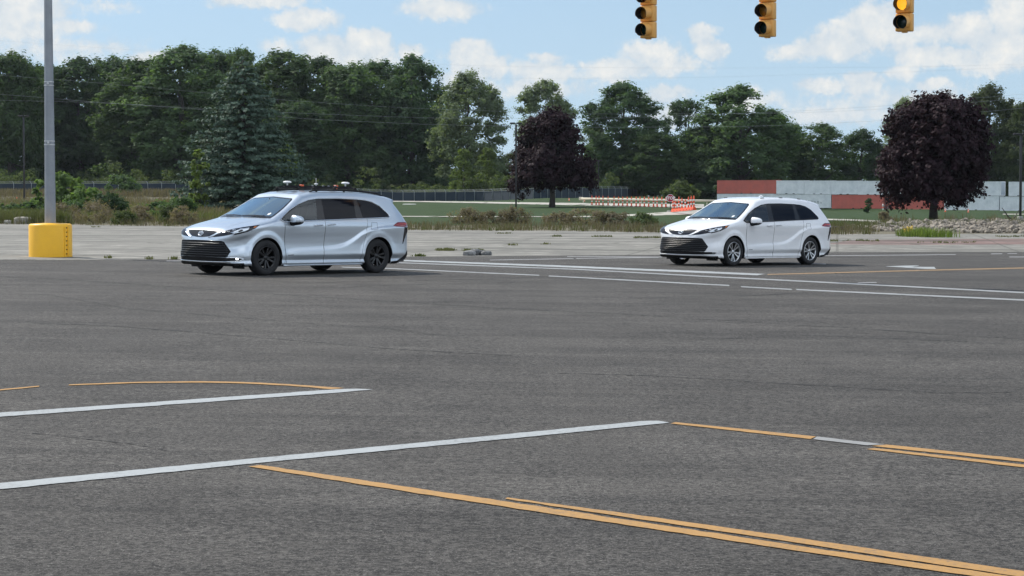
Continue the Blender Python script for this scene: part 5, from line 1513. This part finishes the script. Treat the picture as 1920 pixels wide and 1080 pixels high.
slab("stone_slab", 45, 419.5, 1.3, .9, .55, .3, "pale broken slab at the grass edge, just behind the yellow pole base, larger of two", 1)
slab("stone_slab", 17, 419.3, .6, .6, .3, .9, "small pale broken slab at the grass edge, at the far left", 2)
slab("asphalt_lump", 1566, 432, 1.0, .6, .3, .2, "dark lump on the concrete just behind the white minivan", 3, mat("dark_lump", (.03, .028, .024), .9))
slab("stone_slab", 768, 366 + 17.5, 2.0, .8, .12, .1, "flat white lid lying in the lawn behind the silver minivan", 4, mat("white_lid", (.7, .7, .68), .7))
for i, (px, py, s, lb) in enumerate([(880, 479.3, .34, "grey broken piece at the left end of the debris by the road edge"), (890, 478.6, .42, "biggest black broken piece of the debris by the road edge"), (898, 478.4, .36, "black piece with a white face beside the biggest debris piece"), (912, 478.8, .30, "separate black piece at the right end of the debris by the road edge")]):
    o = slab("debris_chunk", px, py, s * 1.1, s * .7, s * .55, i * 1.3, lb, 20 + i, mat("black_debris" if i else "grey_debris", (.025, .026, .028) if i else (.14, .14, .14), .7, var=.6, vscale=9, col2=(.35, .35, .34))); o['category'] = "debris"; o['group'] = "broken pieces at the road edge"

# ================================================================ posts, signals, fence, containers
M_GALV = mat("galvanised_steel", (.30, .32, .34), .55, metal=.35, var=.7, vscale=2.2, col2=(.20, .215, .235))
M_GALVP = mat("galvanised_post", (.30, .33, .33), .6, metal=.2)
M_YPLAST = mat("yellow_plastic", (.93, .50, .018), .42, var=.3, vscale=5.0, col2=(.80, .40, .018), detail=8)
M_DPOLE = mat("dark_bronze_paint", (.020, .019, .020), .5)
M_RUST = mat("dark_bolts", (.06, .028, .018), .7)

# ---- grey light pole with the yellow base
p = on_ground(95, 481.5); s = p[1] / FPX
r = thing("light_pole", "tall grey steel light pole standing in a fat yellow round base", "light pole", tuple(p))
rb = 40 * s; hb = 62 * s
b = MB(); b.lathe([(rb, 0), (rb, hb * .93), (rb * .985, hb * .965), (rb * .95, hb * .99), (rb * .90, hb), (.05, hb * 1.03)], 48)
b.lathe([(rb * 1.004, 0), (rb * 1.004, .03)], 48)
for a0 in (-62, -67):
    a = math.radians(a0 + 0)
b.build("pole_base", M_YPLAST, r)
b = MB()
for k in range(2):
    a = math.radians(-24 - 13 * k); b.box((rb * math.cos(a) * 1.003, rb * math.sin(a) * 1.003, hb * .47), (.02, .035, hb * .90), rot=Matrix.Rotation(a, 3, 'Z'))
b.build("seam_flange", M_YPLAST, r)
for k in range(7):
    a = math.radians(-30.5); MB().box((rb * math.cos(a) * 1.012, rb * math.sin(a) * 1.012, hb * (.10 + .13 * k)), (.02, .022, .028), rot=Matrix.Rotation(a, 3, 'Z')).build("bolt", M_RUST, r)
b = MB(); b.lathe([(10.6 * s, hb), (7.6 * s, hb + 5.6), (6.2 * s, hb + 9.0), (5.6 * s, hb + 9.05), (.01, hb + 9.1)], 12, sm=False); b.build("shaft", M_GALV, r)
z_ = lambda row: row_z(row, p[1]) - p[2]
for row in (157, 268):
    b = MB(); rr_ = (8.7 if row == 157 else 9.6) * s
    for dz in (-.045, .045): b.lathe([(rr_ + .004, z_(row) + dz - .012), (rr_ + .010, z_(row) + dz), (rr_ + .004, z_(row) + dz + .012)], 16)
    b.box((.0, -rr_ - .015, z_(row)), (.05, .03, .05), bev=.006); b.build("strap", mat("bright_strap", (.55, .56, .56), .35, metal=.7), r)
b = MB(); b.tube([(0, 0, hb + 9.0), (-.9, .5, hb + 9.15)], [.05, .04], 8); b.box((-1.25, .7, hb + 9.17), (.75, .4, .16), bev=.05, rot=Matrix.Rotation(math.radians(-30), 3, 'Z')); b.build("lamp_head", M_GALV, r)

# ---- thin dark lamp poles
def lamp_pole(px, top, base, wpx, d, label):
    p = at_depth(px, d); z0 = row_z(base, d); H = row_z(top, d) - z0; w = wpx * d / FPX
    r = thing("lamp_post", label, "lamp post", (p[0], p[1], z0), 0, "thin dark lamp posts")
    b = MB(); b.box((0, 0, H / 2), (w, w, H), bev=w * .08); b.build("shaft", M_DPOLE, r)
    MB().lathe([(w * 1.3, -.3), (w * 1.3, .22), (w * 1.15, .26), (.01, .26)], 16).build("footing", mat("grey_footing", (.30, .29, .27), .9), r)
    b = MB(); b.box((-.34, 0, H + .10), (.52, .38, .16), bev=.03); b.box((.34, 0, H + .10), (.52, .38, .16), bev=.03); b.box((0, 0, H + .08), (.2, .08, .08)); b.build("lamp_head", M_DPOLE, r)
lamp_pole(967.5, 233, 398, 3.2, 207, "thin dark lamp post beside the left purple maple")
lamp_pole(1912.5, 254, 411.5, 4.2, 165, "thin dark lamp post at the right edge, behind the heap of stones")
lamp_pole(46.5, 219, 379, 3.0, 235, "thin dark lamp post in the brush at the far left, left of the grey pole")
lamp_pole(1122, 302, 385, 1.6, 330, "faint thin lamp post far behind the row of delineators")

# ---- traffic signals
M_SIG = mat("signal_yellow", (.78, .41, .10), .5, var=.4, vscale=5, col2=(.64, .31, .075))
M_SIGIN = mat("matt_black", (.012, .012, .016), .8)
M_LR = mat("dark_red_lens", (.045, .006, .006), .25); M_LA = mat("dark_amber_lens", (.30, .14, .02), .25); M_LG = mat("dark_green_lens", (.010, .028, .024), .25)
M_LIT = mat("lit_amber_lens", (.9, .45, .05), .3, emit=(1.0, .43, .025), estr=.75)
def signal(px, botrow, d, ang, lit, label):
    x = (px - CX) / FPX * d; zb = row_z(botrow, d); a = math.radians(ang)
    r = thing("traffic_signal", label, "traffic signal", (x, d, zb), a, "yellow traffic signals hanging over the road")
    # local: faces -Y
    h = .355; w = .325
    b = MB()
    for k in range(3):
        zc = h * (k + .5); b.box((0, .09, zc), (w, .18, h - .008), bev=.018)
        b.box((0, -.004, zc), (w - .03, .02, h - .03), bev=.008)
    b.box((0, .09, -.006), (.10, .10, .03), bev=.008)
    b.box((0, .09, 3 * h + .02), (.12, .12, .05), bev=.008)
    b.build("housing", M_SIG, r)
    for k in range(3):
        zc = h * (k + .5) + .004
        v = MB(); n = 40; R0 = .140; Lv = .25; t0, t1 = math.radians(-64), math.radians(244)
        th = np.linspace(t0, t1, n)
        for (R_, mi, sg) in ((R0, 0, 1), (R0 - .006, 1, -1)):
            V = []; F = []
            for i, t in enumerate(th):
                cut = Lv * (1.0 if math.sin(t) > -.45 else .86)
                V += [(R_ * math.cos(t), -.012, zc + R_ * math.sin(t)), (R_ * math.cos(t) * .985, -.012 - cut, zc + R_ * math.sin(t) * .985 - .02)]
            for i in range(n - 1):
                f = (2 * i, 2 * i + 1, 2 * i + 3, 2 * i + 2); F.append(f if sg > 0 else f[::-1])
            v.add(V, F, mi, True)
        v.lathe([(.150, -.010), (.150, -.018), (.136, -.018)], 32, 'Y', c=(0, 0, zc), mi=0)
        me = v.mesh("visor", [M_SIG, M_SIGIN]); link("visor", me, r)
        lm = [M_LG, M_LIT if lit else M_LA, M_LR][k]
        ln = MB(); ln.lathe([(.001, -.052), (.05, -.048), (.09, -.036), (.118, -.018), (.134, -.012)], 28, 'Y', c=(0, 0, zc)); ln.build("lens", lm, r)
    hg = MB(); hg.tube([(0, .09, 3 * h + .04), (0, .09, 3 * h + .55)], .025, 8); hg.box((0, .09, 3 * h + .36), (.09, .06, .12), bev=.01); hg.build("hanger", M_GALV, r)
    return Vector((x, d, zb + 3 * h + .55)) + Vector((-.09 * math.sin(a), .09 * math.cos(a), 0))
tops_ = [signal(1211, 71.5, 44.5, -33, False, "leftmost of the three hanging yellow traffic signals, all lenses dark"),
         signal(1433.5, 69.0, 42.3, -31, False, "middle one of the three hanging yellow traffic signals, unlit amber lens just visible"),
         signal(1690.5, 58.8, 40.0, -26, True, "rightmost of the three hanging traffic signals, its amber lens lit")]
a_, c_ = tops_[0], tops_[2]; dv = (c_ - a_).normalized()
tag(MB().tube([a_ - dv * 16 + Vector((0, 0, .5)), a_, tops_[1], c_, c_ + dv * 14 + Vector((0, 0, .5))], .012, 6).build("span_wire", M_GALV), "steel span wire carrying the three traffic signals", "wire")

# ---- chain-link fence with dark privacy fabric
fx = [-60, -16, 27, 60, 92, 122, 150, 177, 205, 223, 251, 278, 304, 330, 355, 378, 401, 424, 447, 470, 493, 516, 539, 562, 584, 606, 628, 650, 672, 694, 715, 736, 756, 777, 797, 816, 836, 855, 872, 890, 908, 924, 941, 956,
      972, 986, 1000, 1014, 1027, 1041, 1053, 1066, 1079, 1092, 1105, 1117, 1129, 1141, 1153, 1165, 1176, 1188, 1199, 1217, 1238, 1258, 1278, 1298]
fdep = lambda q: float(np.interp(q, [-60, 340, 740, 905, 1000, 1060, 1150, 1200, 1300], [400, 400, 398, 386, 365, 365, 407, 442, 446]))
fbase = lambda q: float(np.interp(q, [-60, 340, 600, 740, 905, 960, 1000, 1060, 1150, 1200, 1300], [361, 360.5, 371, 377, 376.6, 374.5, 371.5, 369.8, 369.5, 369.5, 369.5]))
M_FAB = mat("dark_privacy_fabric", (.016, .028, .042), .9, var=.5, vscale=.6, col2=(.022, .036, .050))
fr_ = thing("perimeter_fence", "long chain-link fence with dark fabric and barbed-wire arms before the wood", "fence", at_depth(740, 398))
fr_.location = (0, 0, 0)
FP = []
for q in fx:
    d = fdep(q); x = (q - CX) / FPX * d; FP.append((x, d, row_z(fbase(q), d), 1.72 * (d / 400) ** .0))
for (x, d, z, h) in FP:
    b = MB(); b.tube([(x, d - .06, z - .3), (x, d - .06, z + h + .06), (x - .12, d - .06, z + h + .22), (x - .30, d - .06, z + h + .42)], [.055, .055, .045, .035], 6); b.build("post", M_GALVP, fr_)
nf = fx.index(1199)
for i in range(len(FP) - 1):
    A, B_ = FP[i], FP[i + 1]
    if i < nf:
        V = []; F = []
        for t in np.linspace(0, 1, 5):
            x, y, z, h = (A[k] * (1 - t) + B_[k] * t for k in range(4)); sag = .05 * math.sin(math.pi * t)
            V += [(x, y, z - .15), (x, y + .02 * math.sin(9 * t + i), z + h * .5), (x, y, z + h - sag)]
        for k in range(4):
            for j in range(2): F.append((3 * k + j, 3 * k + j + 3, 3 * k + j + 4, 3 * k + j + 1))
        link("fabric_panel", np_mesh("fabric_panel", V, F, M_FAB), fr_)
rail = MB()
rail.tube([(x, d, z + h + .02) for x, d, z, h in FP], .024, 5); rail.build("top_rail", M_GALVP, fr_)
for k, (dx, dz) in enumerate(((-.12, .22), (-.21, .32), (-.30, .42))):
    MB().tube([(x + dx, d - .06, z + h + dz) for x, d, z, h in FP], .012, 4).build("barbed_wire", M_GALVP, fr_)

# ---- overhead lines
M_WIRE = mat("grey_wire", (.26, .28, .29), .6)
for k, (pts, rad, lb) in enumerate([
    ([(-120, 169), (0, 176), (83, 183), (173, 191), (407, 207), (550, 222), (813, 234), (1105, 239), (1420, 237), (1649, 227), (1883, 206), (2040, 190)], .016, "lowest overhead line, sagging across the whole picture in front of the wood"),
    ([(-120, 186), (160, 191), (527, 211), (820, 222), (1140, 222), (1464, 210), (1657, 199), (1883, 179), (2040, 166)], .014, "second overhead line from below, crossing just above the lowest one"),
    ([(-120, 132), (110, 149), (207, 157), (433, 178), (533, 188), (767, 203), (1100, 214), (1470, 213), (1655, 205), (1920, 184), (2040, 172)], .013, "third overhead line from below, highest of those in front of the wood"),
    ([(-120, 66), (10, 77), (300, 97), (640, 115), (960, 125), (1280, 128), (1697, 126), (2040, 117)], .009, "topmost faint overhead line, against the clouds above the tree tops"),
    ([(640, 140), (950, 147), (1280, 146), (1693, 135), (2040, 120)], .009, "faint overhead line against the clouds, just under the topmost one")]):
    d = 396 - k * 1.5; q = np.array(pts, float); xx = np.linspace(q[0, 0], q[-1, 0], 60); yy = np.interp(xx, q[:, 0], q[:, 1])
    for _ in range(4): yy[1:-1] = (yy[:-2] + yy[1:-1] * 2 + yy[2:]) / 4
    tag(MB().tube([((a - CX) / FPX * d, d, row_z(c, d)) for a, c in zip(xx, yy)], rad, 5).build("power_line", M_WIRE), lb, "power line", "overhead power lines")

# ---- shipping containers
M_CW = mat("weathered_white_container", (.80, .82, .82), .6, var=.9, vscale=.8, col2=(.62, .65, .66), detail=6)
M_CR = mat("red_container", (.58, .15, .11), .6, var=.7, vscale=.8, col2=(.44, .13, .10), detail=6)
M_CG = mat("shaded_container_end", (.34, .39, .45), .6)  # shade painted in: right ends of white containers get a darker blue-grey
M_CD = mat("container_shadow_gap", (.02, .02, .022), .8)
L0 = np.array([(1344 - CX) / FPX * 399, 399.0]); R0_ = np.array([(1770 - CX) / FPX * 374, 374.0]); cdir = (R0_ - L0) / np.linalg.norm(R0_ - L0); cnor = np.array([-cdir[1], cdir[0]])
cang = math.atan2(cdir[1], cdir[0])
def along(px):
    # where the sight line of a column meets the front of the row
    k = (px - CX) / FPX; return float(((k * L0[1] - L0[0]) / (cdir[0] - k * cdir[1])))
c_base = lambda s_: float(np.interp(s_, [0, 24, 46, 70], [row_z(387.6, 399), row_z(388.3, 386), row_z(393.2, 374), row_z(395.5, 361)]))
_zb0 = c_base(0); _zb1 = c_base(46)
def container(px0, px1, level, color, label, letters=None, ncast=0, setback=0.0):
    s0, s1 = along(px0), along(px1); Ln = s1 - s0 - .05; Hc = 2.55; Wd = 2.44
    zb = _zb0 + (_zb1 - _zb0) * (s0 + s1) / 2 / 46 + level * (Hc + .07)
    o = L0 + cdir * s0 + cnor * setback
    r = thing("shipping_container", label, "container", (o[0], o[1], zb), cang, "stacked shipping containers")
    m = M_CW if color == 'w' else M_CR
    fr = MB()
    for x in (.06, Ln - .06):
        for y in (.06, Wd - .06): fr.box((x, y, Hc / 2), (.12, .12, Hc))
    for z, t in ((.07, .14), (Hc - .05, .10)):
        for y in (.05, Wd - .05): fr.box((Ln / 2, y, z), (Ln - .24, .08, t))
        for x in (.05, Ln - .05): fr.box((x, Wd / 2, z), (.08, Wd - .24, t))
    fr.build("frame", m, r)
    def wall(n0, p0, p1, nrm):
        V = []; F = []; d = np.array(p1) - np.array(p0); Lw = np.hypot(*d); u = d / Lw; per = .278 * 1.0; q = 0.0; prof = []
        while q < Lw:
            for f, off in ((0, 0.), (.25, 0.), (.38, .06), (.75, .06), (.88, .0)): prof.append((min(q + f * per, Lw), off))
            q += per
        for (a, off) in prof:
            c = np.array(p0) + u * a + np.array(nrm) * off; V += [(c[0], c[1], .14), (c[0], c[1], Hc - .10)]
        for i in range(len(prof) - 1): F.append((2 * i, 2 * i + 2, 2 * i + 3, 2 * i + 1))
        link("side_wall", np_mesh("side_wall", V, F, m), r)
    wall(0, (.12, .03), (Ln - .12, .03), (0, 1)); wall(0, (Ln - .12, Wd - .03), (.12, Wd - .03), (0, -1))
    e = MB(); e.box((Ln - .05, Wd / 2, Hc / 2), (.04, Wd - .24, Hc - .26)); e.build("end_wall", M_CG if color == 'w' else m, r)
    e = MB(); e.box((.05, Wd / 2, Hc / 2), (.04, Wd - .24, Hc - .26)); e.build("end_door", m, r)
    MB().box((Ln / 2, Wd / 2, Hc - .03), (Ln - .2, Wd - .2, .03)).build("roof", m, r)
    MB().box((Ln / 2, Wd / 2, .10), (Ln - .2, Wd - .2, .06)).build("floor", M_CD, r)
    for x in ([Ln * .36, Ln * .62] if Ln < 8 else [Ln * .42, Ln * .58]): MB().box((x, .004, .055), (.42, .02, .11)).build("fork_pocket", M_CD, r)
    if letters:
        for (txt, x, z, size, mt) in letters:
            cu = bpy.data.curves.new("lettering", 'FONT'); cu.body = txt; cu.size = size; cu.extrude = .002
            to = bpy.data.objects.new("t", cu); COL.objects.link(to); bpy.context.view_layer.update()
            me = bpy.data.meshes.new_from_object(to.evaluated_get(bpy.context.evaluated_depsgraph_get())); bpy.data.objects.remove(to)
            me.materials.clear(); me.materials.append(mt); lo = link("lettering", me, r); lo.location = (x, .022, z); lo.rotation_euler = (math.pi / 2, 0, 0)
    return r
M_LTR = mat("faded_red_lettering", (.20, .12, .12), .7)
M_LTD = mat("faded_grey_lettering", (.12, .14, .15), .7)
U_ = "upper row of the container stack"
container(1344, 1455, 1, 'r', "red container on top at the left end of the stack")
for (a, b_x, lb) in ((1455, 1508, "white container on top, directly right of the red top one"), (1508, 1558, "second white container on top from the red top one"), (1558, 1608, "third white container on top from the red top one, above the red lower container"),
                     (1608, 1660, "white container on top whose right part vanishes behind the purple maple"), (1660, 1713, "white container on top hidden by the crown of the purple maple"), (1713, 1766, "white container on top behind the trunk side of the purple maple"), (1766, 1820, "white container on top emerging through gaps of the purple maple crown")):
    container(a, b_x, 1, 'w', lb)
container(1820, 1876, 1, 'w', "white container on top with faded reddish letters, right of the purple maple", [("NE", 1.4, 1.05, 1.05, M_LTR)])
container(1890, 1942, 1, 'w', "white container on top, behind the thin dark post at the right edge")
container(1943, 1995, 1, 'w', "white container on top, cut by the right picture edge")
container(1344, 1451, 0, 'w', "white lower container behind the white minivan roof, under the red top one")
rc = container(1451, 1558, 0, 'w', "white lower container with faded dark lettering, left of the red lower one")
mk = MB(); _m = random.Random(6)
for i in range(9):
    x0_ = 4.6 + i * .62; z0_ = 1.42 - i * .055
    for q in range(2): mk.box((x0_ + q * .22 + _m.uniform(-.03, .03), .0235, z0_ + _m.uniform(-.05, .05)), (.07, .004, _m.uniform(.25, .5)))
    if i % 2: mk.box((x0_ + .11, .0265, z0_ + _m.choice([-.2, 0, .2])), (.26, .004, .07))
mk.build("faded_lettering", M_LTD, rc)
container(1559, 1656, 0, 'r', "red lower container behind the small conical bush, left of the dark gap")
container(1667, 1768, 0, 'r', "red lower container behind the trunk of the purple maple, right of the dark gap")
container(1770, 1873, 0, 'w', "white lower container behind the two small orange cones")
container(1874, 1985, 0, 'w', "white lower container at the right edge, behind the thin dark post")

# ---- stop sign, delineators, cones, barrier
M_SRED = mat("stop_sign_red", (.32, .012, .030), .4); M_SWHT = mat("sign_white", (.72, .72, .72), .4)
M_DOR = mat("delineator_orange", (.74, .085, .018), .5); M_DWH = mat("reflective_white", (.75, .75, .72), .35); M_DBL = mat("rubber_foot", (.10, .028, .018), .8)
d = 180.; p = at_depth(1256.5, d); z0 = row_z(398.4, d); s = d / FPX
r = thing("stop_sign", "red octagonal STOP sign on a dark post in front of the orange delineators", "stop sign", (p[0], p[1], z0))
zc = row_z(371.6, d) - z0; Ro = 7.7 * s
oct_ = lambda R_: [(R_ * math.cos(math.radians(22.5 + 45 * k)), zc + R_ * math.sin(math.radians(22.5 + 45 * k))) for k in range(8)]
sg = MB().prism(oct_(Ro), -.045, -.040).build("sign_border", M_SWHT, r)
MB().prism(oct_(Ro * .90), -.049, -.0455).build("sign_face", M_SRED, r)
cu = bpy.data.curves.new("lettering", 'FONT'); cu.body = "STOP"; cu.size = 7.4 * s; cu.align_x = 'CENTER'; cu.align_y = 'CENTER'; cu.extrude = .002; cu.offset = .012
to = bpy.data.objects.new("t", cu); COL.objects.link(to); bpy.context.view_layer.update()
me = bpy.data.meshes.new_from_object(to.evaluated_get(bpy.context.evaluated_depsgraph_get())); bpy.data.objects.remove(to)
me.materials.clear(); me.materials.append(M_SWHT); lo = link("lettering", me, r, (0, -.053, zc)); lo.rotation_euler = (math.pi / 2, 0, 0)
MB().box((0, 0, zc * .5 + .1), (.06, .06, zc + .3)).build("post", M_DPOLE, r)
b = MB(); b.lathe([(.30, -.1), (.30, .12), (.26, .16), (.01, .17)], 14); b.build("footing", mat("grey_footing", (.30, .29, .27), .9), r)

def delin_meshes():
    q = MB(); q.lathe([(.060, .06), (.052, .60), (.048, 1.00), (.030, 1.05), (.001, 1.07)], 12); q.lathe([(.018, 1.05), (.030, 1.10), (.018, 1.15), (.001, 1.15)], 8)
    f = MB(); f.lathe([(.17, 0), (.17, .03), (.08, .07), (.001, .07)], 10)
    bands = []
    for z in (.40, .72): bb = MB(); bb.lathe([(.0605, z), (.060, z + .12)], 12); bands.append(bb.mesh("reflective_band", M_DWH))
    return q.mesh("tube", M_DOR), f.mesh("foot", M_DBL), bands
_dm = delin_meshes()
def delineator(px, base, top, d, label, group):
    p = at_depth(px, d); z0 = row_z(base, d); H = row_z(top, d) - z0
    r = thing("delineator", label, "delineator", (p[0], p[1], z0), 0, group); r.scale = (1.25, 1.25, H / 1.15)
    link("tube", _dm[0], r); link("foot", _dm[1], r)
    for m_ in _dm[2]: link("reflective_band", m_, r)
xs_ = [220, 278, 318, 373, 443, 525, 588, 645, 708, 767, 832, 885, 945, 1005, 1072, 1122, 1187, 1243]
for i, c in enumerate(xs_):
    px = 1080 + c / 7.385; t = i / 17; base = 384.6 + t * 4.4; top = 366.6 + t * 2.4; d = 235 - 45 * t
    delineator(px, base, top, d, "orange and white delineator in the long straight row left of the stop sign", "delineators in the long row")
for px, base, top in ((1364, 386.5, 368.0), (1427, 387.2, 368.2)):
    delineator(1240 + (px - 900) / 19.6 if False else {1364: 1263.8, 1427: 1272.8}[px], base + 3, top, 190, "pale orange delineator in the back row just right of the stop sign" if px == 1364 else "pale orange delineator in the back row, second from the stop sign", "delineators of the back row by the stop sign")
# orange curb with tubes
A_ = at_depth(1260.5, 176); B_ = at_depth(1302, 163); za, zb_ = row_z(397.6, 176), row_z(393.8, 163)
cb = thing("lane_separator", "orange rubber curb running right from the foot of the stop sign", "curb", (A_[0], A_[1], za)); v = Vector((B_[0] - A_[0], B_[1] - A_[1], zb_ - za))
b = MB(); n_ = Vector((-v.y, v.x, 0)).normalized() * .16
V = []; 
for t in (0, 1):
    c = v * t; V += [c - n_, c + n_, c + n_ * .5 + Vector((0, 0, .24)), c - n_ * .5 + Vector((0, 0, .24))]
b.add([q[:] for q in V], [(0, 1, 5, 4), (1, 2, 6, 5), (2, 3, 7, 6), (3, 0, 4, 7), (3, 2, 1, 0), (4, 5, 6, 7)]); b.build("curb_body", M_DOR, cb)
for i in range(8):
    c = v * ((i + .5) / 8); MB().box((c.x, c.y, c.z + .16), (.10, .40, .15), bev=.03).build("curb_reflector", M_DWH if i % 2 else M_DOR, cb)
for i, (t, top) in enumerate(((.02, 383), (.16, 383.5), (.30, 382.5), (.45, 381), (.60, 380), (.74, 378.5), (.86, 377), (.97, 376.5))):
    q = A_ + (B_ - A_) * t; d = q[1]; px = CX + FPX * q[0] / d; base = 397.3 + (393.4 - 397.3) * t
    delineator(px, base - 1.2, top - (10 if i in (3, 5, 6, 7) else 7), d, ["leftmost", "second", "third", "fourth", "fifth", "sixth", "seventh", "rightmost"][i] + " orange and white tube standing on the orange curb", "tubes on the orange curb")
def cone(px, base, hpx, d, label):
    p = at_depth(px, d); z0 = row_z(base, d); H = hpx * d / FPX
    r = thing("traffic_cone", label, "traffic cone", (p[0], p[1], max(z0, p[2] - .05)), 0, "small orange traffic cones")
    MB().lathe([(H * .24, H * .05), (H * .06, H), (.001, H)], 14).build("cone_body", M_DOR, r); MB().box((0, 0, H * .03), (H * .62, H * .62, H * .06)).build("cone_foot", M_DOR, r)
    MB().lathe([(H * .178, H * .40), (H * .115, H * .68)], 14).build("reflective_band", M_DWH, r)
cone(1067, 380, 6.0, 300, "small orange cone by the pale path, behind the left purple maple")
cone(1096, 381.5, 5.0, 290, "small orange cone at the left end of the long white rail")
cone(1772, 397.2, 6.5, 330, "small orange cone at the corner of red and white lower containers")
cone(1815, 398.6, 7.0, 322, "small orange cone in front of the white lower container, right one")
cone(32.5, 375.5, 6.0, 255, "tiny orange cone in the brush near the far left lamp post")
# long white rail
A_ = at_depth(1088, 262); B_ = at_depth(1390, 240); za, zb_ = row_z(372.4, 262), row_z(377.6, 240)
rl = thing("barrier_rail", "long pale horizontal rail behind the row of delineators", "rail", (A_[0], A_[1], za))
v = Vector((B_[0] - A_[0], B_[1] - A_[1], zb_ - za)); MB().tube([(0, 0, 0), v], .14, 8).build("rail", mat("pale_rail_paint", (.50, .46, .36), .7), rl)
MB().box((0.1, 0, 0), (.55, .35, .42), bev=.06).build("rail_end", mat("pale_rail_paint", (.50, .46, .36), .7), rl)
for t in (.02, .2, .4, .6, .8, .98):
    c = v * t; g = float(gz(A_[0] + c.x, A_[1] + c.y)) - za; MB().box((c.x, c.y, (g + c.z) / 2 - .05), (.12, .12, max(c.z - g, .1))).build("support", mat("pale_rail_paint", (.50, .46, .36), .7), rl)
# small post by the gap of the containers, dead branch on the stones
p = at_depth(1655, 372); b = MB(); b.lathe([(.14, -.2), (.14, .5), (.18, .55), (.18, .75), (.11, .9), (.001, .95)], 12)
r = thing("hydrant", "small pale post in front of the gap between the red lower containers", "post", (p[0], p[1], max(p[2], row_z(392, 372)))); b.build("barrel", mat("pale_post", (.55, .50, .46), .6), r); MB().lathe([(.145, .2), (.145, .38)], 12).build("collar", M_DOR, r)
p = at_depth(1893, 128); b = MB(); b.tube([(-.5, 0, .9), (-.1, 0, .35), (.3, .1, .0)], [.02, .045, .06], 6); b.tube([(.55, 0, .75), (.3, .05, .3), (.1, .1, .05)], [.02, .04, .05], 6); b.tube([(-.25, 0, .55), (-.7, .1, .6)], [.025, .012], 5)
tag(b.build("dead_branch", M_DPOLE, None, (p[0], p[1], p[2] + .25)), "bare dark forked branch sticking out of the stones beside the right lamp post", "branch")


# ---- the air: a very thin summer haze between here and the wood
hz = MB(); hz.box((0, 2780, 60), (6800, 6400, 150))
_m = bpy.data.materials.new("thin_haze"); _m.use_nodes = True
_q = NT(_m.node_tree); _o = _q.n('ShaderNodeOutputMaterial'); _v = _q.n('ShaderNodeVolumePrincipled')
_v.inputs['Color'].default_value = (.80, .90, 1.0, 1); _v.inputs['Density'].default_value = .00004; _v.inputs['Anisotropy'].default_value = .25
_q.l(_v.outputs[0], _o.inputs['Volume'])
tag(hz.build("haze", _m), kind='stuff')
